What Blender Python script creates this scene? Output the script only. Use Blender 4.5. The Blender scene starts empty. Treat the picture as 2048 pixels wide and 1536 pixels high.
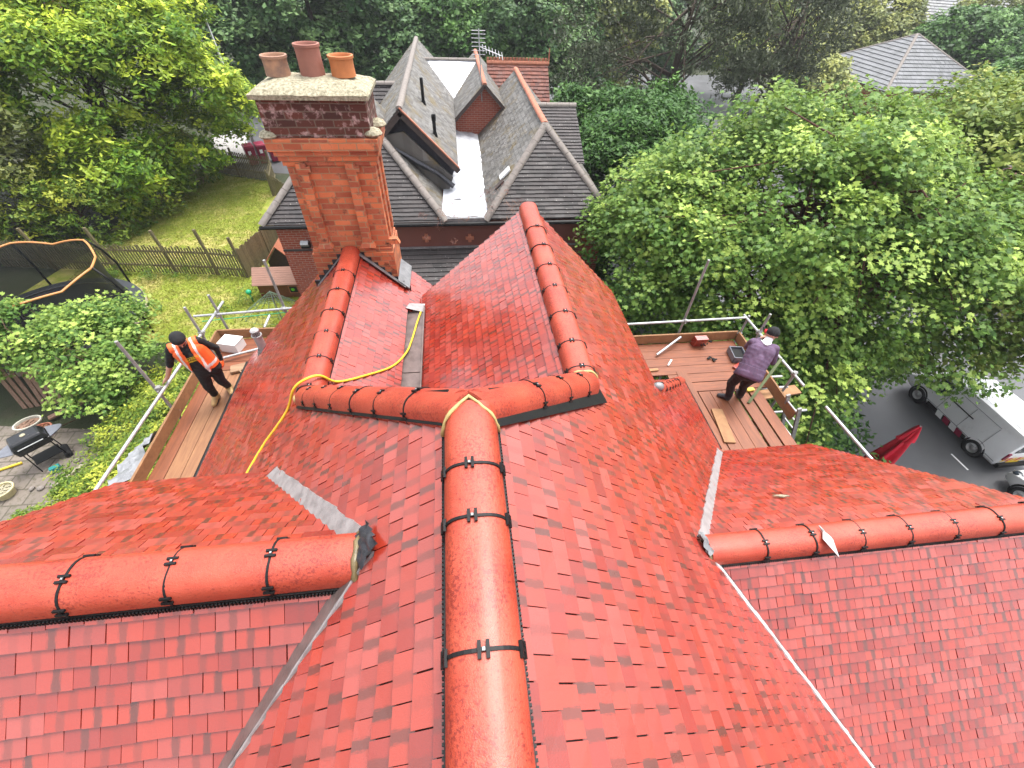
import bpy, bmesh, math, random
import numpy as np
from mathutils import Vector, Matrix, Euler
R = math.radians
# ------------------------------------------------------------ camera, sky, sun, exposure
sc = bpy.context.scene
COL = sc.collection
cam_d = bpy.data.cameras.new("camera"); cam = bpy.data.objects.new("camera", cam_d); COL.objects.link(cam)
cam_d.sensor_width = 36.0; cam_d.lens = 850.0 / 2048.0 * 36.0; cam_d.clip_start = 0.05; cam_d.clip_end = 2000
_p, _q, _r = 0.149, 0.811, 0.050
_f = Vector((math.sin(_p)*math.cos(_q), math.cos(_p)*math.cos(_q), -math.sin(_q)))
_rt = Vector((math.cos(_p), -math.sin(_p), 0)); _up = _rt.cross(_f)
_r2 = math.cos(_r)*_rt + math.sin(_r)*_up; _u2 = -math.sin(_r)*_rt + math.cos(_r)*_up
cam.matrix_world = Matrix(((_r2.x, _u2.x, -_f.x, 0), (_r2.y, _u2.y, -_f.y, 0), (_r2.z, _u2.z, -_f.z, 0), (0, 0, 0, 1)))
sc.camera = cam
SUN_EL, SUN_AZ = R(73), R(50)      # azimuth measured from +y towards +x
w = bpy.data.worlds.new("World"); sc.world = w; w.use_nodes = True
nt = w.node_tree; bg = nt.nodes["Background"]
sky = nt.nodes.new("ShaderNodeTexSky"); sky.sky_type = 'NISHITA'; sky.sun_disc = False
sky.sun_elevation = SUN_EL; sky.sun_rotation = SUN_AZ; sky.air_density = 1.0; sky.dust_density = 4.0; sky.ozone_density = 1.0
hs = nt.nodes.new("ShaderNodeHueSaturation"); hs.inputs['Saturation'].default_value = 0.22
nt.links.new(sky.outputs[0], hs.inputs['Color']); nt.links.new(hs.outputs[0], bg.inputs[0])
bg.inputs[1].default_value = 0.15
sl = bpy.data.lights.new("sun", 'SUN'); sl.energy = 1.15; sl.angle = R(24); sl.color = (1.0, 0.96, 0.9)
so = bpy.data.objects.new("sun", sl); COL.objects.link(so)
_sd = Vector((math.sin(SUN_AZ)*math.cos(SUN_EL), math.cos(SUN_AZ)*math.cos(SUN_EL), math.sin(SUN_EL)))
so.rotation_euler = _sd.to_track_quat('Z', 'Y').to_euler(); so.location = (0, 0, 30)
sc.view_settings.view_transform = 'Standard'; sc.view_settings.look = 'None'
sc.view_settings.gamma = 1.0; sc.view_settings.use_curve_mapping = False
sc.view_settings.exposure = 1.55
sc.render.engine = 'CYCLES'
sc.cycles.max_bounces = 6; sc.cycles.transparent_max_bounces = 8; sc.cycles.caustics_reflective = False; sc.cycles.caustics_refractive = False
rnd = random.Random(7)
# ------------------------------------------------------------ helpers
WL = {}
def tag(o, label=None, cat=None, group=None, kind=None):
    if label: o['label'] = label
    if cat: o['category'] = cat
    if group: o['group'] = group
    if kind: o['kind'] = kind
    return o
def thing(name, loc, label, cat, group=None):
    o = bpy.data.objects.new(name, None); COL.objects.link(o); o.location = loc; o.empty_display_size = 0.2
    WL[o.name] = Vector(loc); return tag(o, label, cat, group)
def link(name, me, mat, parent=None, base=None):
    """me has world coordinates; shift to the parent's place"""
    if parent is not None: off = WL[parent.name]
    elif base is not None: off = Vector(base)
    else: off = Vector((0, 0, 0))
    if off.length > 0: me.transform(Matrix.Translation(-off))
    for m in (mat if isinstance(mat, (list, tuple)) else [mat]): me.materials.append(m)
    o = bpy.data.objects.new(name, me); COL.objects.link(o)
    if parent is not None: o.parent = parent
    else: o.location = off
    WL[o.name] = off; return o
class MB:
    def __init__(s): s.v = []; s.f = []; s.m = []; s.mi = 0
    def add(s, vs, fs):
        n = len(s.v); s.v += [tuple(p) for p in vs]
        for f in fs: s.f.append([i + n for i in f]); s.m.append(s.mi)
        return s
    def poly(s, pts): return s.add(pts, [list(range(len(pts)))])
    def slab(s, pts, d):
        """polygon thickened by the vector d"""
        n = len(pts); d = Vector(d); a = [Vector(p) for p in pts]; b = [p + d for p in a]
        return s.add(a + b, [list(range(n)), list(range(2*n-1, n-1, -1))] + [[i, i+n, (i+1) % n+n, (i+1) % n] for i in range(n)])
    def box(s, c, size, rz=0.0, rot=None):
        x, y, z = [k/2 for k in size]; M = rot if rot is not None else Matrix.Rotation(rz, 3, 'Z'); c = Vector(c)
        vs = [c + M @ Vector(p) for p in [(-x,-y,-z),(x,-y,-z),(x,y,-z),(-x,y,-z),(-x,-y,z),(x,-y,z),(x,y,z),(-x,y,z)]]
        return s.add(vs, [[0,3,2,1],[4,5,6,7],[0,1,5,4],[1,2,6,5],[2,3,7,6],[3,0,4,7]])
    def beam(s, p0, p1, wd, ht, up=(0,0,1)):
        p0 = Vector(p0); p1 = Vector(p1); d = p1-p0; L = d.length; d.normalize(); up = Vector(up)
        sd = d.cross(up)
        if sd.length < 1e-4: sd = Vector((1,0,0))
        sd.normalize(); u = sd.cross(d)
        M = Matrix((d, sd, u)).transposed()
        return s.box((p0+p1)/2, (L, wd, ht), rot=M)
    def tube(s, p0, p1, r, r1=None, seg=10, caps=True): return s.path([p0, p1], r, seg, [r, r if r1 is None else r1], caps)
    def path(s, pts, r, seg=8, rs=None, caps=True):
        pts = [Vector(p) for p in pts]; n = len(pts); rs = rs or [r]*n; vs = []; prev = None
        for i, p in enumerate(pts):
            d = (pts[min(i+1, n-1)] - pts[max(i-1, 0)]).normalized()
            if prev is None: a = d.orthogonal().normalized()
            else: a = (prev - d*prev.dot(d)).normalized()
            prev = a; b = d.cross(a)
            vs += [p + (a*math.cos(2*math.pi*k/seg) + b*math.sin(2*math.pi*k/seg))*rs[i] for k in range(seg)]
        fs = [[i*seg+k, i*seg+(k+1) % seg, (i+1)*seg+(k+1) % seg, (i+1)*seg+k] for i in range(n-1) for k in range(seg)]
        if caps: fs += [list(range(seg-1, -1, -1)), list(range((n-1)*seg, n*seg))]
        return s.add(vs, fs)
    def lathe(s, c, prof, seg=20, axis=None):
        """prof: (r, z) list"""
        c = Vector(c); M = axis if axis is not None else Matrix.Identity(3)
        vs = [c + M @ Vector((r*math.cos(2*math.pi*k/seg), r*math.sin(2*math.pi*k/seg), z)) for r, z in prof for k in range(seg)]
        fs = [[i*seg+k, i*seg+(k+1) % seg, (i+1)*seg+(k+1) % seg, (i+1)*seg+k] for i in range(len(prof)-1) for k in range(seg)]
        return s.add(vs, fs)
    def ell(s, c, r, seg=14, rings=9, rot=None):
        prof = [(math.sin(math.pi*i/rings), -math.cos(math.pi*i/rings)) for i in range(rings+1)]
        M = (rot if rot is not None else Matrix.Identity(3)) @ Matrix.Diagonal(Vector(r))
        return s.lathe(c, [(max(a, 1e-3), b) for a, b in prof], seg, M)
    def mesh(s, name, smooth=False):
        me = bpy.data.meshes.new(name); me.from_pydata(s.v, [], s.f); me.update()
        if any(s.m): me.polygons.foreach_set('material_index', s.m)
        uv = me.uv_layers.new(name='UVMap'); n = len(me.loops)
        co = np.empty(len(me.vertices)*3); me.vertices.foreach_get('co', co); co = co.reshape(-1, 3)
        li = np.empty(n, int); me.loops.foreach_get('vertex_index', li)
        nr = np.empty(len(me.polygons)*3); me.polygons.foreach_get('normal', nr); nr = nr.reshape(-1, 3)
        lt = np.empty(len(me.polygons), int); me.polygons.foreach_get('loop_total', lt)
        N = np.repeat(nr, lt, axis=0); P = co[li]; ax = np.abs(N)
        horiz = np.where(ax[:, 0:1] > ax[:, 1:2], P[:, 1:2], P[:, 0:1])
        flat = ax[:, 2] > 0.9
        U = np.where(flat, P[:, 0], horiz[:, 0]); V = np.where(flat, P[:, 1], P[:, 2])
        uv.data.foreach_set('uv', np.stack([U, V], 1).astype(np.float32).ravel())
        if smooth: me.polygons.foreach_set('use_smooth', [True]*len(me.polygons))
        me.update(); return me
    def build(s, name, mat, parent=None, smooth=False, base=None, bevel=0, label=None, auto=None):
        me = s.mesh(name, smooth or auto is not None)
        if auto is not None:
            me.set_sharp_from_angle(angle=R(auto))
        o = link(name, me, mat, parent, base)
        if bevel:
            b = o.modifiers.new('bevel', 'BEVEL'); b.width = bevel; b.segments = 2; b.limit_method = 'ANGLE'
        if label: o['label'] = label
        return o
# ------------------------------------------------------------ materials
MATS = {}
class NT:
    def __init__(s, name):
        s.m = bpy.data.materials.new(name); s.m.use_nodes = True; s.t = s.m.node_tree
        s.b = s.t.nodes['Principled BSDF']; s.out = s.t.nodes['Material Output']
    def n(s, typ, **kw):
        nd = s.t.nodes.new(typ)
        for k, v in kw.items():
            if k.startswith('i_'):
                key = k[2:]; nd.inputs[int(key) if key.isdigit() else key.replace('_', ' ')].default_value = v
            else: setattr(nd, k, v)
        return nd
    def l(s, a, b): s.t.links.new(a, b)
    def coord(s, kind='Object'): return s.n('ShaderNodeTexCoord').outputs[kind]
    def noise(s, scale, vec=None, detail=3, rough=0.55, dist=0.0):
        nd = s.n('ShaderNodeTexNoise'); nd.inputs['Scale'].default_value = scale; nd.inputs['Detail'].default_value = detail
        nd.inputs['Roughness'].default_value = rough; nd.inputs['Distortion'].default_value = dist
        s.l(vec if vec is not None else s.coord(), nd.inputs['Vector']); return nd.outputs['Fac']
    def ramp(s, fac, stops):
        r = s.n('ShaderNodeValToRGB'); e = r.color_ramp.elements
        e[0].position = stops[0][0]; e[0].color = tuple(stops[0][1]) + (1,)
        e[1].position = stops[-1][0]; e[1].color = tuple(stops[-1][1]) + (1,)
        for p, c in stops[1:-1]:
            k = e.new(p); k.color = tuple(c) + (1,)
        s.l(fac, r.inputs[0]); return r.outputs[0]
    def mix(s, fac, a, b, mode='MIX'):
        nd = s.n('ShaderNodeMix', data_type='RGBA', blend_type=mode)
        for v, k in ((fac, 0), (a, 6), (b, 7)):
            if isinstance(v, (int, float)): nd.inputs[k].default_value = v
            elif isinstance(v, tuple): nd.inputs[k].default_value = v + (1,) if len(v) == 3 else v
            else: s.l(v, nd.inputs[k])
        return nd.outputs[2]
    def math(s, op, a, b=0.0, c=None):
        nd = s.n('ShaderNodeMath', operation=op)
        for v, k in ((a, 0), (b, 1), (c, 2)):
            if v is None: continue
            if isinstance(v, (int, float)): nd.inputs[k].default_value = v
            else: s.l(v, nd.inputs[k])
        return nd.outputs[0]
    def bump(s, h, strength=0.3, dist=0.01):
        nd = s.n('ShaderNodeBump'); nd.inputs['Strength'].default_value = strength; nd.inputs['Distance'].default_value = dist
        s.l(h, nd.inputs['Height']); s.l(nd.outputs[0], s.b.inputs['Normal'])
    def fin(s, col=None, rough=None, metal=None, spec=None):
        for v, k in ((col, 'Base Color'), (rough, 'Roughness'), (metal, 'Metallic'), (spec, 'Specular IOR Level')):
            if v is None: continue
            if isinstance(v, (int, float)): s.b.inputs[k].default_value = v
            elif isinstance(v, tuple): s.b.inputs[k].default_value = v + (1,)
            else: s.l(v, s.b.inputs[k])
        return s.m
def plain(name, col, rough=0.6, metal=0.0, var=0.25, scale=12.0, bump=0.15, dark=None, spec=None):
    """plain material with mottling, wear and a fine bump"""
    t = NT(name); c = t.coord(); f = t.noise(scale, c, 5, 0.6)
    d = dark or tuple(k*(1-var) for k in col)
    cc = t.ramp(f, [(0.3, d), (0.7, col)])
    f2 = t.noise(scale*7, c, 3)
    if bump: t.bump(f2, bump, 0.004)
    rr = t.math('MULTIPLY_ADD', f, 0.25, rough-0.12)
    return t.fin(cc, rr, metal, spec)
def tile_mat(name, cols, band, bandcol, r0, r1, speck=None, mossy=None, grain=0.35, spec=0.5):
    """roof tiles: uv cell = one tile; dark smudge down the middle of each"""
    t = NT(name); uv = t.coord('UV'); ob = t.coord('Object')
    sep = t.n('ShaderNodeSeparateXYZ'); t.l(uv, sep.inputs[0])
    fl = t.n('ShaderNodeVectorMath', operation='FLOOR'); t.l(uv, fl.inputs[0])
    wn = t.n('ShaderNodeTexWhiteNoise', noise_dimensions='3D'); t.l(fl.outputs[0], wn.inputs['Vector'])
    v = wn.outputs['Value']
    base = t.ramp(v, [(i/(len(cols)-1), c) for i, c in enumerate(cols)])
    large = t.noise(1.1, ob, 2); base = t.mix(t.math('MULTIPLY', large, 0.35), base, cols[0])
    sepc = t.n('ShaderNodeSeparateColor'); t.l(wn.outputs['Color'], sepc.inputs[0])
    fr = t.math('FRACT', sep.outputs[0])
    ctr = t.math('MULTIPLY_ADD', sepc.outputs[0], 0.16, 0.42)
    d = t.math('ABSOLUTE', t.math('SUBTRACT', fr, ctr))
    st = t.n('ShaderNodeMapping'); st.inputs['Scale'].default_value = (22, 2.2, 1); t.l(uv, st.inputs[0])
    streak = t.noise(1.0, st.outputs[0], 3, 0.7)
    d2 = t.math('ADD', d, t.math('MULTIPLY', t.math('SUBTRACT', streak, 0.5), 0.22))
    bnd = t.n('ShaderNodeMapRange', interpolation_type='SMOOTHSTEP'); t.l(d2, bnd.inputs[0])
    bnd.inputs[1].default_value = 0.07; bnd.inputs[2].default_value = 0.16; bnd.inputs[3].default_value = 1.0; bnd.inputs[4].default_value = 0.0
    amt = t.math('MULTIPLY', bnd.outputs[0], t.math('MULTIPLY', t.math('POWER', sepc.outputs[1], 0.85), band))
    c = t.mix(amt, base, bandcol)
    g = t.noise(160, ob, 2); c = t.mix(t.math('MULTIPLY', g, 0.22), c, tuple(k*0.45 for k in cols[0]))
    if mossy:
        mn = t.noise(mossy[1], ob, 5, 0.65); c = t.mix(t.ramp(mn, [(mossy[2], (0, 0, 0)), (mossy[2]+0.15, (1, 1, 1))]), c, mossy[0])
    if speck:
        sn = t.n('ShaderNodeTexVoronoi'); sn.inputs['Scale'].default_value = speck[1]; t.l(ob, sn.inputs['Vector'])
        sm = t.math('LESS_THAN', sn.outputs['Distance'], speck[2]); c = t.mix(sm, c, speck[0])
    rr = t.math('MULTIPLY_ADD', t.math('ADD', t.math('MULTIPLY', sepc.outputs[2], 0.6), t.math('MULTIPLY', large, 0.4)), r1-r0, r0)
    hgt = t.math('ADD', t.math('MULTIPLY', g, 0.5), t.math('MULTIPLY', streak, 0.5))
    t.bump(hgt, grain, 0.003)
    return t.fin(c, rr, None, spec)
def brick_mat(name, c1, c2, mortar, bw=0.225, bh=0.075, ms=0.009, stain=None, rough=0.85, stain_lvl=0.5, pale=None):
    t = NT(name); uv = t.coord('UV'); ob = t.coord('Object')
    dist = t.n('ShaderNodeVectorMath', operation='ADD'); nz = t.n('ShaderNodeTexNoise'); nz.inputs['Scale'].default_value = 14
    t.l(ob, nz.inputs['Vector']); sc_ = t.n('ShaderNodeVectorMath', operation='SCALE'); sc_.inputs[3].default_value = 0.012
    t.l(nz.outputs['Color'], sc_.inputs[0]); t.l(uv, dist.inputs[0]); t.l(sc_.outputs[0], dist.inputs[1])
    b = t.n('ShaderNodeTexBrick'); t.l(dist.outputs[0], b.inputs['Vector'])
    b.inputs['Scale'].default_value = 1.0; b.inputs['Brick Width'].default_value = bw; b.inputs['Row Height'].default_value = bh
    b.inputs['Mortar Size'].default_value = ms; b.inputs['Mortar Smooth'].default_value = 0.2; b.inputs['Bias'].default_value = 0.0
    b.inputs['Color1'].default_value = c1 + (1,); b.inputs['Color2'].default_value = c2 + (1,); b.inputs['Mortar'].default_value = mortar + (1,)
    c = b.outputs['Color']; f = t.noise(9, ob, 5, 0.65)
    c = t.mix(t.math('MULTIPLY', t.noise(60, ob, 4, 0.7), 0.5), c, tuple(k*0.55 for k in c1))
    if pale: c = t.mix(t.ramp(t.noise(4.5, ob, 4, 0.7), [(0.45, (0, 0, 0)), (0.62, (0.7, 0.7, 0.7))]), c, t.mix(0.45, b.outputs['Color'], pale))
    if stain: c = t.mix(t.ramp(f, [(stain_lvl, (0, 0, 0)), (stain_lvl+0.16, (1, 1, 1))]), c, stain)
    h = t.math('ADD', t.math('MULTIPLY', b.outputs['Fac'], -1.0), t.math('MULTIPLY', t.noise(70, ob, 4), 0.35))
    t.bump(h, 0.6, 0.008)
    return t.fin(c, rough)
def leaf_mat(name, dark, mid, light, young, transl=0.28, scale=0.6, rough=0.55):
    t = NT(name); g = t.n('ShaderNodeNewGeometry'); rp = g.outputs['Random Per Island']
    ob = t.coord('Object'); n1 = t.noise(scale, ob, 3, 0.6)
    k = t.math('ADD', t.math('MULTIPLY', rp, 0.55), t.math('MULTIPLY', n1, 0.45))
    c = t.ramp(k, [(0.2, dark), (0.5, mid), (0.8, light)])
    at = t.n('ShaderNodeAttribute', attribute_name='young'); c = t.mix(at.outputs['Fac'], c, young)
    t.fin(c, rough, None, 0.32)
    tr = t.n('ShaderNodeBsdfTranslucent'); c2 = t.mix(0.35, c, young); t.l(c2, tr.inputs['Color'])
    ms = t.n('ShaderNodeMixShader'); ms.inputs[0].default_value = transl
    t.l(t.b.outputs[0], ms.inputs[1]); t.l(tr.outputs[0], ms.inputs[2]); t.l(ms.outputs[0], t.out.inputs[0])
    return t.m
M = {}
RED = [(0.32, 0.030, 0.016), (0.42, 0.050, 0.026), (0.22, 0.019, 0.012), (0.40, 0.075, 0.058), (0.36, 0.036, 0.018), (0.27, 0.028, 0.020)]
M['redtile'] = tile_mat('red_roof_tile', RED, 1.0, (0.105, 0.028, 0.019), 0.17, 0.42, spec=0.9)
_b = M['redtile'].node_tree.nodes['Principled BSDF']; _b.inputs['Coat Weight'].default_value = 0.55; _b.inputs['Coat Roughness'].default_value = 0.16
def ridge_mat():
    t = NT('red_ridge_tile'); ob = t.coord(); f = t.noise(5, ob, 4, 0.6); f2 = t.noise(75, ob, 3, 0.7); f3 = t.noise(2.2, ob, 2)
    c = t.ramp(f, [(0.3, (0.40, 0.045, 0.020)), (0.7, (0.52, 0.088, 0.044))])
    f4 = t.noise(3.0, ob, 3, 0.6)
    c = t.mix(t.ramp(t.math('MULTIPLY', f2, t.math('ADD', f4, 0.55)), [(0.54, (0, 0, 0)), (0.68, (0.8, 0.8, 0.8))]), c, (0.17, 0.014, 0.009))
    f5 = t.noise(240, ob, 2); c = t.mix(t.math('MULTIPLY', f5, 0.35), c, (0.22, 0.02, 0.012))
    t.bump(t.math('ADD', f2, f5), 0.6, 0.004)
    return t.fin(c, t.math('MULTIPLY_ADD', f3, 0.35, 0.27), None, 0.45)
M['ridge'] = ridge_mat(); _b = M['ridge'].node_tree.nodes['Principled BSDF']; _b.inputs['Coat Weight'].default_value = 0.25; _b.inputs['Coat Roughness'].default_value = 0.25
M['black'] = plain('black_plastic', (0.010, 0.010, 0.011), 0.5, 0, 0.3, spec=0.25)
M['deck'] = plain('dark_underlay', (0.035, 0.018, 0.016), 0.9)
M['lead'] = plain('grey_lead_sheet', (0.30, 0.30, 0.31), 0.42, 0.35, 0.45, 9, 0.5)
M['lead_dark'] = plain('dark_lead_sheet', (0.07, 0.07, 0.08), 0.38, 0.5, 0.5, 14, 0.6)
M['lead_red'] = plain('grimy_valley_trough', (0.20, 0.15, 0.14), 0.35, 0.3, 0.45, 7, 0.5)
M['white_strip'] = plain('pale_valley_strip', (0.36, 0.34, 0.34), 0.5, 0, 0.45, 11, 0.6)
M['white_fold'] = plain('bright_valley_fold', (0.62, 0.60, 0.60), 0.5, 0, 0.3, 14, 0.5)
M['sealant'] = plain('ochre_sealant', (0.52, 0.40, 0.16), 0.5, 0, 0.3, 25, 0.4)
M['mortar_wet'] = plain('brown_wet_mortar', (0.20, 0.15, 0.07), 0.3, 0, 0.5, 20, 0.5)
M['chimbrick'] = brick_mat('orange_chimney_brick', (0.74, 0.22, 0.085), (0.26, 0.052, 0.030), (0.34, 0.25, 0.14), 0.215, 0.078, 0.007, (0.09, 0.035, 0.022), 0.8, 0.56, pale=(0.62, 0.24, 0.13))
M['topbrick'] = brick_mat('weathered_top_brick', (0.15, 0.046, 0.030), (0.055, 0.024, 0.020), (0.16, 0.13, 0.10), 0.215, 0.082, 0.008, (0.55, 0.38, 0.36), 0.9, 0.53)
M['cap'] = plain('lichened_mortar', (0.50, 0.46, 0.34), 0.95, 0, 0.5, 34, 1.0, dark=(0.15, 0.13, 0.075))
M['pot_a'] = plain('sooty_buff_clay', (0.50, 0.27, 0.16), 0.75, 0, 0.4, 6, 0.3, dark=(0.16, 0.10, 0.09))
M['pot_b'] = plain('brown_clay', (0.36, 0.15, 0.11), 0.7, 0, 0.3, 6, 0.3)
M['pot_c'] = plain('orange_clay', (0.58, 0.20, 0.07), 0.7, 0, 0.3, 6, 0.3)
M['soot'] = plain('soot', (0.015, 0.013, 0.012), 0.95)
M['brick'] = brick_mat('red_house_brick', (0.40, 0.085, 0.045), (0.30, 0.06, 0.035), (0.42, 0.30, 0.24), 0.225, 0.075, 0.009)
M['hung'] = tile_mat('brown_hung_tile', [(0.14, 0.05, 0.04), (0.18, 0.065, 0.05), (0.11, 0.045, 0.04)], 0.2, (0.05, 0.03, 0.03), 0.4, 0.7)
M['slate'] = tile_mat('dark_concrete_tile', [(0.045, 0.039, 0.040), (0.066, 0.056, 0.055), (0.034, 0.031, 0.032)], 0.15, (0.02, 0.02, 0.02), 0.55, 0.8, speck=((0.42, 0.40, 0.36), 9, 0.09))
M['slate_pale'] = tile_mat('pale_grey_tile', [(0.13, 0.125, 0.115), (0.21, 0.20, 0.19), (0.075, 0.07, 0.065), (0.15, 0.14, 0.125)], 0.6, (0.045, 0.04, 0.038), 0.5, 0.8, mossy=((0.12, 0.09, 0.04), 1.3, 0.52))
M['oldred'] = tile_mat('old_brown_red_tile', [(0.15, 0.05, 0.035), (0.22, 0.07, 0.045), (0.09, 0.036, 0.03)], 0.4, (0.07, 0.03, 0.03), 0.6, 0.85)
M['conc'] = plain('concrete_ridge', (0.24, 0.21, 0.19), 0.8, 0, 0.35, 8, 0.5)
M['terra'] = plain('terracotta_ridge', (0.46, 0.17, 0.10), 0.75, 0, 0.4, 10, 0.4)
M['silver'] = plain('silver_roof_felt', (0.78, 0.79, 0.82), 0.38, 0.1, 0.22, 2.6, 0.9, dark=(0.33, 0.35, 0.40))
M['timber_dark'] = plain('weathered_bargeboard', (0.07, 0.05, 0.045), 0.8, 0, 0.4)
M['void'] = plain('painted_loft_shade', (0.03, 0.03, 0.04), 0.9)  # near-black colour that paints the shade inside the open gable
M['galv'] = plain('galvanised_tube', (0.52, 0.53, 0.54), 0.40, 0.35, 0.35, 18, 0.2)
M['galv_old'] = plain('weathered_tube', (0.36, 0.36, 0.35), 0.55, 0.1, 0.4, 14, 0.3)
def wood(name, c1, c2, rough=0.7, sx=3, sy=26):
    t = NT(name); ob = t.coord(); mp = t.n('ShaderNodeMapping'); mp.inputs['Scale'].default_value = (sx, sy, 8); t.l(ob, mp.inputs[0])
    f = t.noise(1.0, mp.outputs[0], 5, 0.7, 0.6); f2 = t.noise(3.0, ob, 4, 0.6); rp = t.n('ShaderNodeNewGeometry').outputs['Random Per Island']
    c = t.ramp(f, [(0.3, c1), (0.7, c2)]); c = t.mix(t.math('MULTIPLY', f2, 0.5), c, tuple(k*0.6 for k in c1))
    c = t.mix(t.math('MULTIPLY', rp, 0.3), c, tuple(min(1, k*1.5) for k in c2)); t.bump(f, 0.4, 0.004)
    return t.fin(c, rough)
M['board_y'] = wood('orange_stained_board', (0.11, 0.034, 0.015), (0.29, 0.094, 0.038), 0.55, 26, 2)
M['board_x'] = wood('orange_stained_board_across', (0.11, 0.032, 0.015), (0.29, 0.092, 0.037), 0.55, 2, 26)
M['board_l'] = wood('sandy_scaffold_board', (0.17, 0.066, 0.032), (0.36, 0.18, 0.08), 0.6, 26, 2)
M['toe'] = wood('brown_toe_board', (0.20, 0.10, 0.045), (0.42, 0.22, 0.10), 0.75, 6, 6)
M['fence'] = wood('weathered_picket', (0.085, 0.070, 0.035), (0.22, 0.185, 0.10), 0.85, 18, 18)
M['plankold'] = wood('old_brown_plank', (0.14, 0.075, 0.05), (0.33, 0.21, 0.15), 0.85, 18, 18)
M['playbrown'] = wood('brown_playhouse_board', (0.12, 0.04, 0.02), (0.19, 0.065, 0.03), 0.6, 20, 20)
M['playroof'] = plain('dusty_pink_roof_panel', (0.36, 0.20, 0.15), 0.7, 0, 0.15, 5, 0.1)
M['playtrim'] = plain('terracotta_trim', (0.42, 0.15, 0.08), 0.7)
M['glassdark'] = plain('dark_glass', (0.02, 0.03, 0.04), 0.08, 0, 0.2, 3, 0)
M['green'] = plain('bright_green_plastic', (0.02, 0.42, 0.20), 0.45)
M['white'] = plain('white_paint', (0.80, 0.81, 0.82), 0.30, 0, 0.06, 3, 0.03)
M['whitebox'] = plain('white_carton', (0.80, 0.80, 0.80), 0.6, 0, 0.08)
M['polythene'] = plain('crumpled_polythene', (0.36, 0.37, 0.39), 0.3, 0, 0.45, 9, 0.9)
M['yellowhose'] = plain('yellow_hose', (0.80, 0.56, 0.04), 0.4, 0, 0.12)
M['skin'] = plain('skin', (0.56, 0.31, 0.22), 0.5, 0, 0.15, 20, 0.1)
M['blackcloth'] = plain('black_cloth', (0.010, 0.010, 0.012), 0.85, 0, 0.3, 14, 0.5)
M['darktrouser'] = plain('worn_dark_trousers', (0.022, 0.015, 0.018), 0.85, 0, 0.45, 11, 0.5)
M['purple'] = plain('purple_grey_fleece', (0.135, 0.085, 0.15), 0.85, 0, 0.35, 9, 0.9)
M['tan'] = plain('tan_boot', (0.58, 0.37, 0.16), 0.7, 0, 0.35)
M['darkboot'] = plain('dark_boot', (0.03, 0.03, 0.035), 0.5)
M['orange'] = plain('orange_vest', (0.95, 0.16, 0.035), 0.55, 0, 0.15)
M['reflect'] = plain('reflective_tape', (0.80, 0.80, 0.80), 0.3)
M['yellowprint'] = plain('yellow_print', (0.85, 0.60, 0.03), 0.5)
M['red'] = plain('bright_red', (0.70, 0.015, 0.02), 0.4)
M['parasol'] = plain('crimson_canvas', (0.75, 0.014, 0.045), 0.6, 0, 0.2, 6, 0.4)
M['cream'] = plain('cream_canvas', (0.60, 0.52, 0.45), 0.8, 0, 0.2)
M['tyre'] = plain('tyre_rubber', (0.018, 0.018, 0.02), 0.8)
M['rim'] = plain('silver_wheel', (0.55, 0.55, 0.56), 0.35, 0.6)
M['maroon'] = plain('maroon_plastic', (0.28, 0.006, 0.045), 0.4)
M['bbq'] = plain('black_enamel', (0.018, 0.019, 0.022), 0.22, 0, 0.2)
M['bbqshelf'] = plain('grey_shelf', (0.16, 0.17, 0.20), 0.4)
M['pave'] = brick_mat('garden_paving', (0.24, 0.20, 0.17), (0.17, 0.145, 0.12), (0.08, 0.07, 0.05), 0.45, 0.45, 0.02, (0.10, 0.09, 0.06), 0.85, 0.5)
def asphalt():
    t = NT('asphalt'); ob = t.coord(); f = t.noise(0.35, ob, 5, 0.6); f2 = t.noise(60, ob, 2)
    c = t.ramp(f, [(0.3, (0.045, 0.046, 0.05)), (0.7, (0.09, 0.092, 0.10))]); c = t.mix(t.math('MULTIPLY', f2, 0.35), c, (0.16, 0.16, 0.165))
    t.bump(f2, 0.3, 0.004); return t.fin(c, t.math('MULTIPLY_ADD', f, 0.6, 0.15))
M['asphalt'] = asphalt()
def grass(name, a, b, dry, lvl):
    t = NT(name); ob = t.coord(); f = t.noise(2.0, ob, 5, 0.65); f2 = t.noise(35, ob, 3, 0.7); f3 = t.noise(0.55, ob, 4, 0.6)
    c = t.ramp(f2, [(0.3, a), (0.7, b)]); k = t.math('ADD', t.math('MULTIPLY', f, 0.5), t.math('MULTIPLY', f3, 0.5))
    c = t.mix(t.ramp(k, [(lvl, (0, 0, 0)), (lvl+0.16, (0.8, 0.8, 0.8))]), c, dry); t.bump(f2, 0.8, 0.03); return t.fin(c, 0.9)
M['lawn'] = grass('lawn_grass', (0.12, 0.17, 0.012), (0.28, 0.33, 0.03), (0.50, 0.41, 0.15), 0.47)
M['soil'] = grass('rough_ground', (0.018, 0.026, 0.010), (0.045, 0.055, 0.020), (0.06, 0.05, 0.03), 0.5)
M['bark'] = plain('bark', (0.10, 0.07, 0.05), 0.9, 0, 0.5, 7, 0.9)
M['twig'] = plain('reddish_twig', (0.12, 0.05, 0.035), 0.8, 0, 0.4, 7, 0.5)
M['maple'] = leaf_mat('maple_leaf', (0.028, 0.080, 0.012), (0.072, 0.168, 0.026), (0.15, 0.28, 0.05), (0.44, 0.58, 0.12), 0.30, 0.45)
M['lime'] = leaf_mat('lime_leaf', (0.045, 0.10, 0.016), (0.10, 0.19, 0.030), (0.20, 0.29, 0.05), (0.48, 0.50, 0.13), 0.30, 0.5)
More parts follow.
